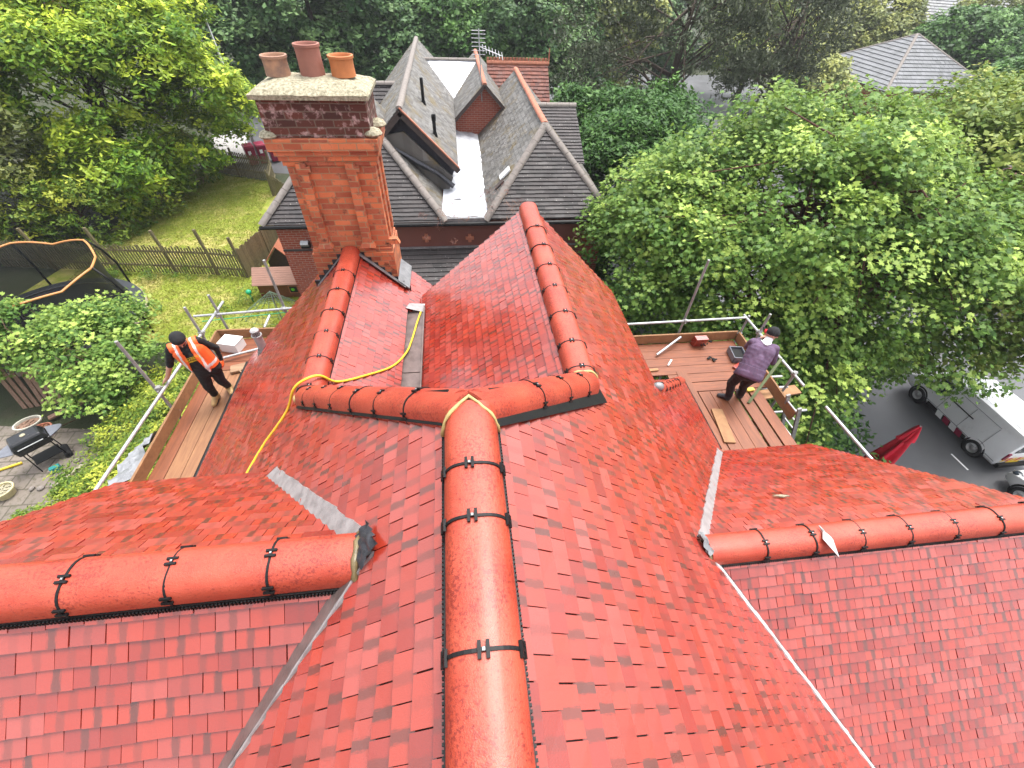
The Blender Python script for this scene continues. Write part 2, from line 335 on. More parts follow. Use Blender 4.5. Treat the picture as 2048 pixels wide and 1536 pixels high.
M['ivy'] = leaf_mat('climber_leaf', (0.026, 0.080, 0.010), (0.080, 0.19, 0.016), (0.19, 0.35, 0.030), (0.62, 0.72, 0.07), 0.28, 0.30)
M['broad'] = leaf_mat('dark_broad_leaf', (0.018, 0.055, 0.020), (0.045, 0.115, 0.034), (0.10, 0.20, 0.06), (0.20, 0.32, 0.11), 0.22, 0.22)
M['laurel'] = leaf_mat('laurel_leaf', (0.012, 0.050, 0.007), (0.030, 0.10, 0.014), (0.065, 0.17, 0.024), (0.13, 0.26, 0.05), 0.22, 0.5)
M['pine'] = leaf_mat('pine_needle', (0.030, 0.042, 0.022), (0.062, 0.078, 0.042), (0.11, 0.13, 0.070), (0.14, 0.17, 0.08), 0.1, 0.4, 0.6)
M['olive'] = leaf_mat('olive_leaf', (0.075, 0.10, 0.035), (0.14, 0.18, 0.06), (0.25, 0.29, 0.10), (0.42, 0.44, 0.12), 0.22, 0.3)
M['hedge'] = leaf_mat('hedge_leaf', (0.020, 0.065, 0.008), (0.065, 0.145, 0.015), (0.16, 0.26, 0.03), (0.46, 0.50, 0.06), 0.26, 0.8)
M['dryred'] = leaf_mat('withered_stem', (0.07, 0.02, 0.02), (0.13, 0.035, 0.03), (0.28, 0.15, 0.09), (0.30, 0.18, 0.1), 0.1, 2)
# ------------------------------------------------------------ roof builders
def clip(poly, a, b):
    """keep the part of poly left of the edge a->b"""
    out = []; n = len(poly); ex, ey = b[0]-a[0], b[1]-a[1]
    for i in range(n):
        p, q = poly[i], poly[(i+1) % n]
        sp = ex*(p[1]-a[1]) - ey*(p[0]-a[0]); sq = ex*(q[1]-a[1]) - ey*(q[0]-a[0])
        if sp >= 0: out.append(p)
        if (sp > 0 and sq < 0) or (sp < 0 and sq > 0):
            t = sp/(sp-sq); out.append((p[0]+(q[0]-p[0])*t, p[1]+(q[1]-p[1])*t))
    return out
def area(p): return 0.5*sum(p[i][0]*p[(i+1) % len(p)][1] - p[(i+1) % len(p)][0]*p[i][1] for i in range(len(p)))
def tile_slope(name, O, U, D, pieces, mat, parent, w=0.165, g=0.105, lift=0.019, seed=1, deck='deck', jitter=1.2, gap=0.003):
    """individual overlapping tiles on a sloping plane, cut to the outlines in pieces (plan coordinates)"""
    O = Vector(O); U = Vector(U).normalized(); D = Vector(D).normalized(); N = U.cross(D)
    if N.z < 0: N = -N
    Dh2 = D.x*D.x + D.y*D.y; rr = random.Random(seed)
    P2 = []
    for pc in pieces:
        q = [((x-O.x)*U.x+(y-O.y)*U.y, ((x-O.x)*D.x+(y-O.y)*D.y)/Dh2) for x, y in pc]
        if area(q) < 0: q.reverse()
        P2.append(q)
    V = []; F = []; MI = []; UVS = []
    def pt(u, d, h): return O + U*u + D*d + N*h
    for q in P2:
        n = len(V); V += [pt(u, d, 0.0) for u, d in q]; F.append(list(range(n, n+len(q)))); MI.append(1); UVS += [(0, 0)]*len(q)
    u0 = min(p[0] for q in P2 for p in q); u1 = max(p[0] for q in P2 for p in q)
    d0 = min(p[1] for q in P2 for p in q); d1 = max(p[1] for q in P2 for p in q)
    for r in range(int(math.floor(d0/g)), int(math.ceil(d1/g))+1):
        off = (0.5 if r % 2 else 0.0) + rr.uniform(-0.04, 0.04)
        for c in range(int(math.floor(u0/w-off))-1, int(math.ceil(u1/w-off))+1):
            a = (c+off)*w; tl = rr.uniform(-.003, .003)*jitter; j0 = rr.uniform(-.0022, .0022)*jitter; sk = rr.uniform(-.0025, .0025)*jitter
            dd = rr.uniform(-.003, .004)*jitter
            gp = gap*rr.uniform(.5, 2.6); rect = [(a+gp/2, r*g), (a+w-gp/2, r*g), (a+w-gp/2, (r+1)*g+dd), (a+gp/2, (r+1)*g+dd)]
            for q in P2:
                if rect[0][0] > max(p[0] for p in q) or rect[1][0] < min(p[0] for p in q) or rect[0][1] > max(p[1] for p in q) or rect[2][1] < min(p[1] for p in q): continue
                pl = rect
                for i in range(len(q)):
                    pl = clip(pl, q[i], q[(i+1) % len(q)])
                    if len(pl) < 3: break
                if len(pl) < 3 or abs(area(pl)) < 2e-5: continue
                n = len(V); k = len(pl)
                hs_ = [0.004 + lift*((d-r*g)/g) + j0*(d-r*g)/g + tl*((u-a)/w-0.5) + sk*((u-a)/w-0.5)*((d-r*g)/g) for u, d in pl]
                V += [pt(u, d, h) for (u, d), h in zip(pl, hs_)] + [pt(u, d, -0.003) for u, d in pl]
                uvp = [(u/w-off, d/g) for u, d in pl]
                uvc = (c+0.5, r+0.5)
                uvp = [(min(max(x, c+.001), c+.999), min(max(y, r+.001), r+.999)) for x, y in uvp]
                F.append([n+i for i in range(k)]); MI.append(0); UVS += uvp
                for i in range(k):
                    F.append([n+i, n+k+i, n+k+(i+1) % k, n+(i+1) % k]); MI.append(0); UVS += [uvp[i], uvp[i], uvp[(i+1) % k], uvp[(i+1) % k]]
    me = bpy.data.meshes.new(name); me.from_pydata(V, [], F); me.polygons.foreach_set('material_index', MI)
    uv = me.uv_layers.new(name='UVMap'); uv.data.foreach_set('uv', np.array(UVS, dtype=np.float32).ravel()); me.update()
    # faces must look along N
    return link(name, me, [M[mat], M[deck]], parent)
def frame(p0, p1):
    p0 = Vector(p0); p1 = Vector(p1); d = (p1-p0).normalized(); s = d.cross(Vector((0, 0, 1))).normalized(); u = s.cross(d)
    return p0, d, s, u
def arch_pts(w, h, n=14, pw=0.72):
    out = []
    for i in range(n+1):
        a = math.pi*i/n; c, s = math.cos(a), math.sin(a)
        out.append((math.copysign(abs(c)**pw, c)*w, (abs(s)**0.85)*h))
    return out
def ridge_tile(mb, o, d, s, u, a, b, w, h, lift):
    prof = arch_pts(w, h); inner = arch_pts(w-0.014, h-0.014); n = len(prof); vs = []
    for t, e, pr in ((a, 0, prof), (b, lift, prof), (a, 0, inner), (b, lift, inner)):
        vs += [o + d*t + s*x*(1+e*1.5) + u*(z+e) for x, z in pr]
    fs = [[i, i+1, n+i+1, n+i] for i in range(n-1)] + [[2*n+i, 3*n+i, 3*n+i+1, 2*n+i+1] for i in range(n-1)]
    fs += [[i, 2*n+i, 2*n+i+1, i+1] for i in range(n-1)] + [[n+i, n+i+1, 3*n+i+1, 3*n+i] for i in range(n-1)]
    fs += [[0, n, 3*n, 2*n], [n-1, 3*n-1, 4*n-1, 2*n-1]]
    mb.add(vs, fs)
def ridge_clip(mb, screw, o, d, s, u, t, w, h, full=True):
    """black joint band with H shaped clips"""
    pr = arch_pts(w+0.004, h+0.004, 18); n = len(pr); vs = []
    for dt in (-0.006, 0.006): vs += [o + d*(t+dt) + s*x + u*z for x, z in pr]
    for dt in (-0.006, 0.006): vs += [o + d*(t+dt) + s*x*0.93 + u*(z*0.94) for x, z in pr]
    fs = [[i, i+1, n+i+1, n+i] for i in range(n-1)] + [[i, 2*n+i, 2*n+i+1, i+1] for i in range(n-1)] + [[n+i, n+i+1, 3*n+i+1, 3*n+i] for i in range(n-1)]
    mb.add(vs, fs)
    for ang in (20, 88, 158):
        a = R(ang + rnd.uniform(-5, 5)); c, sn = math.cos(a), math.sin(a)
        p = o + d*t + s*(math.copysign(abs(c)**.72, c)*w) + u*(abs(sn)**.85*h)
        nr = (s*c/w + u*sn/h).normalized(); tg = d.cross(nr).normalized(); Mx = Matrix((d, tg, nr)).transposed()
        q = p + nr*0.007
        for k in (-1, 1): mb.box(q + tg*0.014*k, (0.052, 0.012, 0.011), rot=Mx)
        mb.box(q, (0.012, 0.026, 0.009), rot=Mx)
        if 60 < ang < 120: screw.append((q + nr*0.006, Mx))
def ridge_run(name, p0, p1, joints, parent, w=0.132, h=0.135, drop=0.075, strip=True, teeth=True, label=None, clips=True):
    """ridge part = black vent strip, children: each tile and each clip"""
    o, d, s, u = frame(p0, p1); L = (Vector(p1)-Vector(p0)).length; ob = o - u*drop
    mb = MB()
    for sg in (-1, 1):
        Mx = Matrix((d, s, u)).transposed()
        mb.box(ob + d*L/2 + s*sg*(w-0.004) - u*0.035, (L, 0.018, 0.06), rot=Mx)
        if teeth:
            k = 0.01
            while k < L:
                mb.box(ob + d*k + s*sg*(w+0.006) - u*0.045, (0.009, 0.014, 0.05), rot=Mx); k += 0.017
    rg = mb.build(name, M['black'], parent)
    if label: rg['label'] = label
    js = [0.0] + list(joints) + [L]
    for a, b in zip(js[:-1], js[1:]):
        t = MB(); ridge_tile(t, ob + s*rnd.uniform(-.002, .002), d, s, u, a+0.004, b-0.004, w*rnd.uniform(.985, 1.01), h*rnd.uniform(.98, 1.015), rnd.uniform(-.003, .005))
        o_ = t.build('ridge_tile', M['ridge'], rg, auto=50)
    if clips:
        for t_ in joints:
            c = MB(); sc_ = []; ridge_clip(c, sc_, ob, d, s, u, t_, w, h)
            c.mi = 1
            for q, Mx in sc_: c.box(q, (0.009, 0.009, 0.004), rot=Mx)
            c.build('ridge_clip', [M['black'], M['galv']], rg)
    return rg
def plain_ridge(name, p0, p1, r, mat, parent, step=0.42, label=None):
    o, d, s, u = frame(p0, p1); L = (Vector(p1)-Vector(p0)).length; mb = MB(); k = 0.0
    while k < L-0.02:
        e = min(k+step, L); j = rnd.uniform(-.006, .006); pr = arch_pts(r, r*0.85, 8, 1.0); n = len(pr)
        vs = [o + d*(k+0.006) + s*(x+j) + u*(z-r*0.35) for x, z in pr] + [o + d*(e-0.006) + s*(x*1.06+j) + u*(z*1.06-r*0.35) for x, z in pr]
        mb.add(vs, [[i, i+1, n+i+1, n+i] for i in range(n-1)] + [list(range(n)), list(range(2*n-1, n-1, -1))]); k = e
    ob = mb.build(name, mat, parent, auto=40)
    if label: ob['label'] = label
    return ob
# ------------------------------------------------------------ the red roofed house
G0 = -10.0; GR = -13.6
H = thing('red_tiled_house', (0, 2, -10), 'large house under new wet red roof tiles with many black clipped ridges, in the foreground', 'house')
ZA = -1.62
tile_slope('roof_slope', (0, 0, ZA), (0, 1, 0), (-1, 0, -1), [
    [(0, -2.4), (0, 1.40), (-.75, 2.164), (-.75, -2.4)],
    [(-.75, 2.164), (-1.6, 3.03), (-1.6, 1.9), (-.75, 1.0)],
    [(-1.6, 1.9), (-1.6, 5.97), (-2.12, 5.97), (-2.12, 2.2)],
    [(-2.12, 2.2), (-2.12, 6.42), (-4.1, 6.42), (-4.1, 2.2)],
    [(-.75, .9), (-4.15, -2.2), (-.75, -2.4)]], 'redtile', H, seed=2, g=0.115)
tile_slope('roof_slope', (0, 0, ZA), (0, 1, 0), (1, 0, -1), [
    [(0, -2.6), (1, -2.6), (1, 2.42), (0, 1.40)], [(1, -2.6), (1.93, -2.6), (1.93, 5.95), (1, 5.95)],
    [(1.93, 1.2), (1.93, 5.95), (2.56, 5.95), (2.56, 1.85)], [(2.56, 1.85), (2.56, 3.72), (3.98, 5.14), (3.98, 3.35)],
    [(1.93, 1.35), (5.7, -2.6), (1.93, -2.6)]], 'redtile', H, seed=3, g=0.115)
YL, ZL = 0.942, -2.21
tile_slope('roof_slope', (0, YL, ZL), (1, 0, 0), (0, 1, -.95), [[(-.55, YL), (-3.27, YL), (-3.27, 2.4), (-1.96, 2.4)]], 'redtile', H, seed=4)
tile_slope('roof_slope', (0, YL, ZL), (1, 0, 0), (0, -1, -1.1), [[(-3.27, YL), (-.57, YL), (-3.27, -1.6)]], 'redtile', H, seed=5)
YR, ZR = 1.277, -3.55
tile_slope('roof_slope', (0, YR, ZR), (1, 0, 0), (0, 1, -.93), [[(1.88, YR), (5.58, YR), (5.58, 3.52), (4.05, 3.52)]], 'redtile', H, seed=6, g=0.098)
tile_slope('roof_slope', (0, YR, ZR), (1, 0, 0), (0, -1, -.96), [[(1.88, YR), (5.58, YR), (5.58, -2.6)]], 'redtile', H, seed=7, g=0.095)
tile_slope('roof_slope', (-1.6, 0, -3.22), (0, 1, 0), (1, 0, -1), [[(-1.6, 2.7), (-.86, 2.7), (-.86, 5.95), (-1.6, 5.95)],
    [(-.86, 5.4), (-.6, 5.4), (-.6, 5.97), (-.86, 5.97)], [(-1.02, 5.97), (-.3, 5.97), (-.3, 6.5), (-1.02, 6.5)]], 'redtile', H, seed=8)
tile_slope('roof_slope', (1, 0, -2.62), (0, 1, 0), (-1, 0, -.9), [[(1, 2.2), (1, 5.95), (-.66, 5.95), (-.62, 2.2)]], 'redtile', H, seed=9)
tile_slope('roof_slope', (0, 3.70, -4.18), (1, 0, 0), (0, 1, -1), [[(2.5, 3.70), (3.98, 5.14), (2.5, 5.14)]], 'redtile', H, seed=10)
# backs of the two diagonal hips
mb = MB(); mb.slab([(0, 1.46, -1.66), (-1.58, 3.08, -3.26), (-1.58, 3.08, -4.3), (0, 1.46, -4.3)], (0.03, -0.03, 0)); mb.slab([(0, 1.46, -1.66), (.98, 2.47, -2.64), (.98, 2.47, -4.3), (0, 1.46, -4.3)], (-0.03, -0.03, 0))
mb.build('back_upstand', M['lead_dark'], H)
# ridges
jl = lambda a, *js: [abs(a-j) for j in js]
ridge_run('ridge', (0, 1.38, ZA), (0, -2.4, ZA), jl(1.38, 1.017, .775, .319, -.137, -.593, -1.05, -1.5, -1.96), H, label='long straight red ridge running down the middle of the picture')
ridge_run('ridge', (-.62, YL, ZL), (-3.30, YL, ZL), jl(-.62, -1.02, -1.48, -1.94, -2.4, -2.85), H, label='red ridge running off to the left')
ridge_run('ridge', (1.95, YR, ZR), (5.60, YR, ZR), jl(1.95, 2.447, 2.90, 3.357, 3.815, 4.27, 4.74, 5.2), H, label='red ridge running off to the right with a trowel on it', w=.128)
A0 = Vector((0, 1.40, ZA-.02)); EL = Vector((-1.62, 3.05, -3.22)); ER = Vector((1.02, 2.44, -2.62))
ridge_run('ridge', A0, EL, [.50, .92, 1.34, 1.76, 2.16, 2.52], H, h=.15, teeth=False, label='short diagonal red hip left of the junction')
ridge_run('ridge', A0, ER, [.66, 1.10, 1.50], H, h=.15, teeth=False, label='short diagonal red hip right of the junction')
ridge_run('ridge', (-1.6, 3.02, -3.24), (-1.6, 5.93, -3.24), jl(3.02, 3.13, 3.57, 3.99, 4.405, 4.84, 5.28), H, teeth=False, label='red ridge ending at the brick chimney')
ridge_run('ridge', (1.0, 2.42, -2.64), (1.0, 5.95, -2.64), jl(2.42, 2.595, 2.94, 3.39, 3.85, 4.285, 4.74, 5.22), H, teeth=False, label='red ridge ending in a point before the grey roofs')
ridge_run('ridge', (2.60, 3.74, -4.19), (3.95, 5.11, -5.56), [.28, .56, .84, 1.12, 1.40, 1.68], H, w=.095, h=.10, teeth=False, label='short red hip above the right scaffold')
# sealant beads
def arch_bead(o, d, s, u, t, w, h, r, mat, name, n=12, sk=0.0, jit=0.004):
    pts = [o + d*(t + sk*(1-abs(x/w))) + s*x + u*z + Vector([rnd.uniform(-jit, jit) for _ in range(3)]) for x, z in arch_pts(w+.003, h+.003, n)]
    MB().path(pts, r, 6, [r*rnd.uniform(.6, 1.4) for _ in pts]).build(name, mat, H, smooth=True)
o, d, s, u = frame((0, 1.38, ZA), (0, -2, ZA)); arch_bead(o-u*.075, d, s, u, 0.10, .132, .135, .011, M['sealant'], 'sealant_bead', 16, -0.115)
o, d, s, u = frame((1.0, 2.42, -2.64), (1.0, 5, -2.64)); arch_bead(o-u*.075, d, s, u, 0.10, .132, .135, .012, M['sealant'], 'sealant_bead')
mb = MB(); mb.ell((-1.66, 3.0, -3.22), (.07, .06, .05)); mb.build('sealant_bead', M['sealant'], H, smooth=True)
o, d, s, u = frame((-.62, YL, ZL), (-3, YL, ZL))
mb = MB(); mb.poly([o - d*.015 - u*.075 + s*x*1.02 + u*z*1.02 for x, z in arch_pts(.132, .135)]); arch_bead(o-u*.075, d, s, u, -0.012, .126, .129, .016, M['mortar_wet'], 'mortar_bed')
mb.build('mortar_bed', M['mortar_wet'], H)
o, d, s, u = frame((1.95, YR, ZR), (5, YR, ZR)); mb = MB(); mb.slab([o - d*.03 - u*.085 + s*x*1.04 + u*z*1.04 for x, z in arch_pts(.128, .135)], d*.025); mb.build('mortar_bed', M['mortar_wet'], H)
# dark strips under the diagonal hips, visible towards the camera
def strip_poly(mat, name, pts, n_, lift=.02, th=.006):
    nn = Vector(n_).normalized(); MB().slab([Vector(p)+nn*lift for p in pts], nn*th).build(name, mat, H)
NL, NR = (-1, 0, 1), (1, 0, 1)
def onP(x, y): return (x, y, ZA-abs(x))
strip_poly(M['black'], 'hip_underlay', [onP(.10, 1.30), onP(1.02, 2.17), onP(1.16, 2.30), onP(1.12, 2.42), onP(.98, 2.44), onP(.08, 1.55)], NR, .034)
strip_poly(M['black'], 'hip_underlay', [onP(-.12, 1.35), onP(-1.66, 2.90), onP(-1.66, 3.0), onP(-.08, 1.56)], NL, .034)
# valleys
def wavy(a, b, off, n, amp, N, mat, name, sd):
    """lead strip from a to b, off = sideways vector; the outer edge wanders"""
    a = Vector(a); b = Vector(b); off = Vector(off); rr = random.Random(sd); N = Vector(N).normalized(); mb_ = MB(); L = []; Rr = []
    for i in range(n+1):
        p = a.lerp(b, i/n); L.append(p + N*.026); Rr.append(p + off*(1+rr.uniform(-amp, amp)) + N*(.024+rr.uniform(0, .006)))
    vs = L + Rr + [p - N*.02 for p in L] + [p - N*.02 for p in Rr]; k = n+1
    fs = [[i, i+1, k+i+1, k+i] for i in range(n)] + [[k+i, k+i+1, 3*k+i+1, 3*k+i] for i in range(n)] + [[i, 2*k+i, 2*k+i+1, i+1] for i in range(n)] + [[0, k, 3*k, 2*k], [n, 3*k-1, 4*k-1, 2*k-1]]
    return mb_.add(vs, fs).build(name, mat, H)
def vL(y): x = -.59-1.1*(YL-y) if y < YL else -.59-.95*(y-YL); return Vector(onP(x, y))
def vR(y): x = 1.93+.96*(YR-y) if y < YR else 1.93+.93*(y-YR); return Vector(onP(x, y))
q = Vector((.5, .25, -.5))
wavy(vL(.90), vL(-1.5), (.115, .0, .115), 30, .10, NL, M['lead_red'], 'valley_trough', 1)
wavy(vL(.90)+Vector((.115, 0, .115)), vL(-1.5)+Vector((.115, 0, .115)), (.018, .0, .018), 30, .8, NL, M['white_strip'], 'valley_edge', 2)
wavy(vL(1.04), vL(2.28), (.135, .0, .135), 20, .08, NL, M['white_strip'], 'valley_trough', 3)
wavy(vR(1.24), vR(-2.3), (-.085, 0, .085), 40, .22, NR, M['white_fold'], 'valley_trough', 4)
wavy(vR(1.24)+Vector((.012, 0, -.012)), vR(-2.3)+Vector((.012, 0, -.012)), (-.03, 0, .03), 40, .1, NR, M['lead_dark'], 'valley_edge', 5)
wavy(vR(1.34), vR(3.45), (-.15, 0, .15), 30, .10, NR, M['white_strip'], 'valley_trough', 6)
def crumple(c, rx, ry, N, seed, mat, name, n=9, amp=.02):
    rr = random.Random(seed); N = Vector(N).normalized(); a = N.orthogonal().normalized(); b = N.cross(a); mb_ = MB(); vs = []
    for i in range(n):
        for j in range(n):
            x, y = (i/(n-1)*2-1)*rx, (j/(n-1)*2-1)*ry; vs.append(Vector(c) + a*x + b*y + N*(rr.uniform(0, amp)))
    return mb_.add(vs, [[i*n+j, (i+1)*n+j, (i+1)*n+j+1, i*n+j+1] for i in range(n-1) for j in range(n-1)]).build(name, mat, H, smooth=True)
crumple(Vector(onP(-.535, .95))+Vector((-.02, 0, .03)), .075, .10, NL, 3, M['lead_dark'], 'lead_saddle', n=9, amp=.03)
crumple(Vector(onP(1.87, 1.28))+Vector((.02, 0, .03)), .06, .09, NR, 4, M['lead'], 'lead_saddle', amp=.04)
mb = MB(); mb.ell((2.55, 3.67, -4.13), (.085, .06, .07)); mb.build('lead_saddle', M['lead'], H, smooth=True)
# central gutter
mb = MB(); mb.box((-.74, 3.35, -4.035), (.26, 1.5, .02)); mb.box((-.74, 4.76, -4.022), (.26, 1.34, .02)); mb.box((-.605, 4.1, -4.0), (.02, 2.8, .06)); mb.build('central_gutter', M['lead_red'], H)
strip_poly(M['white_strip'], 'gutter_end_flashing', [(-.87, 5.38, -3.93), (-.62, 5.38, -4.02), (-.60, 5.62, -4.04), (-.83, 5.55, -3.97)], (0, 0, 1), .01)
mb = MB(); mb.beam((-.62, 2.80, -3.995), (.85, 2.62, -2.74), .05, .01); mb.beam((-.88, 3.72, -3.93), (-1.45, 3.2, -3.36), .05, .01); mb.build('white_flashing', M['white_strip'], H)
# walls of the house
mb = MB()
mb.box((-.05, .7, -9.9), (7.7, 5.6, 8.2)); mb.box((-.75, 4.85, -9.9), (6.3, 2.7, 8.2)); mb.box((4.65, .7, -9.9), (1.6, 5.2, 8.2))
mb.slab([(-3.9, 6.15, -5.7), (-3.9, 6.15, -5.62), (-2.2, 6.15, -3.92), (-1.6, 6.15, -3.4), (-.4, 6.15, -4.6), (-.4, 6.15, -5.7)], (0, .14, 0))
mb.slab([(-.45, 5.65, -5.7), (-.45, 5.65, -4.1), (1.0, 5.65, -2.78), (2.4, 5.65, -4.2), (2.4, 5.65, -5.7)], (0, .14, 0))
mb.slab([(-3.1, YL, -2.35), (-3.1, 2.2, -3.6), (-3.1, 2.2, -6), (-3.1, -1.6, -6), (-3.1, -1.4, -5.2)], (.12, 0, 0))
mb.slab([(5.45, YR, -3.7), (5.45, 3.3, -5.6), (5.45, 3.3, -6), (5.45, -2.4, -7.3)], (-.12, 0, 0))
mb.build('wall', M['brick'], H)
for a, b in (((4.03, 3.6, -5.69), (4.03, 5.14, -5.69)), ((-4.16, 2.3, -5.80), (-4.16, 6.4, -5.80))):
    MB().path([a, b], .05, 8).build('gutter', M['black'], H)
# ---- chimney
yc = 5.95; ch = MB()
ch.box((-1.575, yc+.33, -4.3), (1.09, .62, 4.6))                      # shaft up to -2.0
shaft = ch
shaft.box((-1.575, yc+.33, -2.055), (1.15, .68, .062)); shaft.box((-1.575, yc+.33, -1.993), (1.20, .73, .062)); shaft.box((-1.575, yc+.33, -1.931), (1.25, .78, .062)); shaft.box((-1.59, yc+.33, -1.83), (1.32, .84, .14))
shaft.box((-1.575, yc+.33, -4.6), (1.17, .70, 2.6)); shaft.box((-1.575, yc+.33, -3.27), (1.13, .66, .06))
CH = shaft.build('chimney', M['chimbrick'], H, bevel=.006)
mb = MB()
for x in (-1.93, -1.33):
    mb.box((x, yc-.012, -2.60), (.125, .075, 1.10)); mb.box((x+.02, yc-.012, -2.12), (.17, .08, .065))
mb.box((-1.035, yc+.2, -2.6), (.06, .12, 1.1)); mb.box((-1.035, yc+.5, -2.6), (.06, .12, 1.1))
mb.build('pilaster', M['chimbrick'], CH, bevel=.006)
for x in (-1.93, -1.33, -.99):
    mb = MB(); y0 = yc-.08 if x < -1.1 else yc+.1
    mb.add([(x-.11, y0, -3.19), (x+.11, y0, -3.19), (x+.11, yc+.02, -3.19), (x-.11, yc+.02, -3.19), (x-.07, y0+.03, -3.125), (x+.07, y0+.03, -3.125), (x+.07, yc+.02, -3.11), (x-.07, yc+.02, -3.11), ], [[0,3,2,1],[4,5,6,7],[0,1,5,4],[1,2,6,5],[2,3,7,6],[3,0,4,7]]).build('corbel', M['chimbrick'], CH)
mb = MB(); mb.box((-1.605, yc+.33, -1.555), (1.21, .74, .41)); mb.build('top_courses', M['topbrick'], CH, bevel=.01)
mb = MB(); rr = random.Random(5)
for x, y, z in ((-2.2, yc, -1.74), (-.98, yc+.02, -1.72), (-.96, yc+.35, -1.71), (-2.2, yc+.4, -1.74)):
    mb = MB(); mb.lathe((x, y, z), [(.10, -.02), (.115, .0), (.09, .035), (.04, .06), (.001, .07)], 10); mb.build('corner_mortar', M['cap'], CH)
# lumpy sloping cap
def lump(cx, cy, cz, sx, sy, h, n=22, m=14, seed=1):
    rr = random.Random(seed); vs = []; mb_ = MB()
    for i in range(n):
        for j in range(m):
            a, b = i/(n-1)*2-1, j/(m-1)*2-1; e = (1-max(abs(a)**3, abs(b)**2.2)); z = h*e**.8 + rr.uniform(-.006, .006)
            vs.append((cx+a*sx/2+rr.uniform(-.006, .006), cy+b*sy/2+rr.uniform(-.006, .006), cz+z))
    mb_.add(vs, [[i*m+j, (i+1)*m+j, (i+1)*m+j+1, i*m+j+1] for i in range(n-1) for j in range(m-1)])
    mb_.box((cx, cy, cz-.02), (sx*.99, sy*.99, .05)); return mb_
lump(-1.605, yc+.33, -1.315, 1.32, .86, .115).build('mortar_cap', M['cap'], CH)
for x, hh, mt in ((-1.99, .19, 'pot_a'), (-1.60, .30, 'pot_b'), (-1.25, .20, 'pot_c')):
    mb = MB(); mb.lathe((x, yc+.36, -1.21), [(.138, 0), (.132, hh*.5), (.135, hh-.03), (.146, hh-.025), (.146, hh), (.125, hh+.003), (.115, hh-.01), (.115, .0)], 28)
    mb.mi = 1; mb.lathe((x, yc+.36, -1.21), [(.114, .02), (.001, .02)], 20)
    mb.build('chimney_pot', [M[mt], M['soot']], CH, auto=40)
# stepped and apron flashing
mb = MB(); mb.mi = 0
yf = yc-.035
for i in range(9):
    z = -3.30-i*.085; x0 = -1.62+i*.085*1.0
    mb.slab([(x0-.02, yf, z+.10), (x0+.12, yf, z+.10), (x0+.12, yf, z-.10), (x0-.02, yf, z-.05)], (0, .02, 0))
    x1 = -1.60-i*.085
    if x1 > -2.14: mb.slab([(x1+.02, yf, z+.08), (x1-.13, yf, z+.08), (x1-.13, yf, z-.12), (x1+.02, yf, z-.05)], (0, .02, 0))
mb.build('stepped_flashing', M['lead_dark'], CH)
mb = MB(); mb.slab([(-1.58, yc-.03, -3.19), (-.90, yc-.03, -3.87), (-.88, yc-.13, -3.86), (-1.56, yc-.13, -3.19)], (0, 0, .012)); mb.slab([(-1.66, yc-.03, -3.23), (-2.2, yc-.03, -3.80), (-2.2, yc-.12, -3.80), (-1.66, yc-.12, -3.23)], (0, 0, .012))
mb.slab([(-.985, yc-.1, -3.75), (-.83, yc-.1, -3.9), (-.83, yc+.55, -3.9), (-.985, yc+.55, -3.75)], (0, 0, .02)); mb.build('apron_flashing', M['lead'], CH)
# soil vent pipe through the left slope
mb = MB(); mb.tube((-3.55, 6.05, -5.6), (-3.55, 6.05, -4.84), .075, .07, 16); mb.tube((-3.55, 6.05, -4.86), (-3.55, 6.05, -4.84), .085, .085, 16)
for k in range(14):
    a = k/14*math.tau; mb.box((-3.55+.062*math.cos(a), 6.05+.062*math.sin(a), -4.79), (.010, .010, .10))
mb.tube((-3.55, 6.05, -4.745), (-3.55, 6.05, -4.72), .072, .05, 16)
VP = mb.build('vent_pipe', plain('grey_pipe', (.42, .42, .42), .5), H, auto=40)
MB().lathe((-3.55, 6.05, -5.3), [(.20, -.14), (.14, .02), (.10, .13), (.085, .16)], 16).build('lead_slate', M['lead'], VP, smooth=True)
# ------------------------------------------------------------ ground
def gh(x, y):
    t = min(max((x-5.0)/3.0, 0), 1); t = t*t*(3-2*t); return G0 + (GR-G0)*t
mb = MB(); xs = [-600, -300, -150, -80, -50] + [i*2.0 for i in range(-20, 2)] + [4+.5*i for i in range(11)] + [11+3*i for i in range(14)] + [70, 120, 250, 600]
ys = [-300, -120, -60, -30] + [i*3.0 for i in range(-8, 25)] + [90, 130, 200, 400, 900]
n = len(ys); mb.add([(x, y, gh(x, y)) for x in xs for y in ys], [[i*n+j, (i+1)*n+j, (i+1)*n+j+1, i*n+j+1] for i in range(len(xs)-1) for j in range(n-1)])
tag(mb.build('ground', M['soil'], smooth=True), kind='structure')
tag(MB().poly([(-17.5, 12.3, G0+.004), (-6.3, 12.3, G0+.004), (-6.3, 16.4, G0+.004), (-7.6, 18.5, G0+.004), (-7.4, 22, G0+.004), (-9.9, 25.9, G0+.004), (-14.6, 27.6, G0+.004), (-15.6, 20, G0+.004)]).build('lawn', M['lawn']), kind='structure')
tag(MB().poly([(-16, 2, G0+.004), (-9.2, 2, G0+.004), (-9.2, 8.4, G0+.004), (-16, 9.3, G0+.004)]).build('patio', M['pave']), kind='structure')
tag(MB().poly([(8.6, -40, GR+.004), (45, -40, GR+.004), (45, 75, GR+.004), (8.6, 75, GR+.004)]).build('road', M['asphalt']), kind='structure')
tag(MB().poly([(-15.0, 28.2, G0+.004), (-6, 26.6, G0+.004), (-6, 44, G0+.004), (-15.0, 44, G0+.004)]).build('car_park', M['asphalt']), kind='structure')
tag(MB().box((18.98, 7.18, GR+.006), (.07, .75, .003), rz=R(3)).build('road_marking', M['white']), kind='structure')
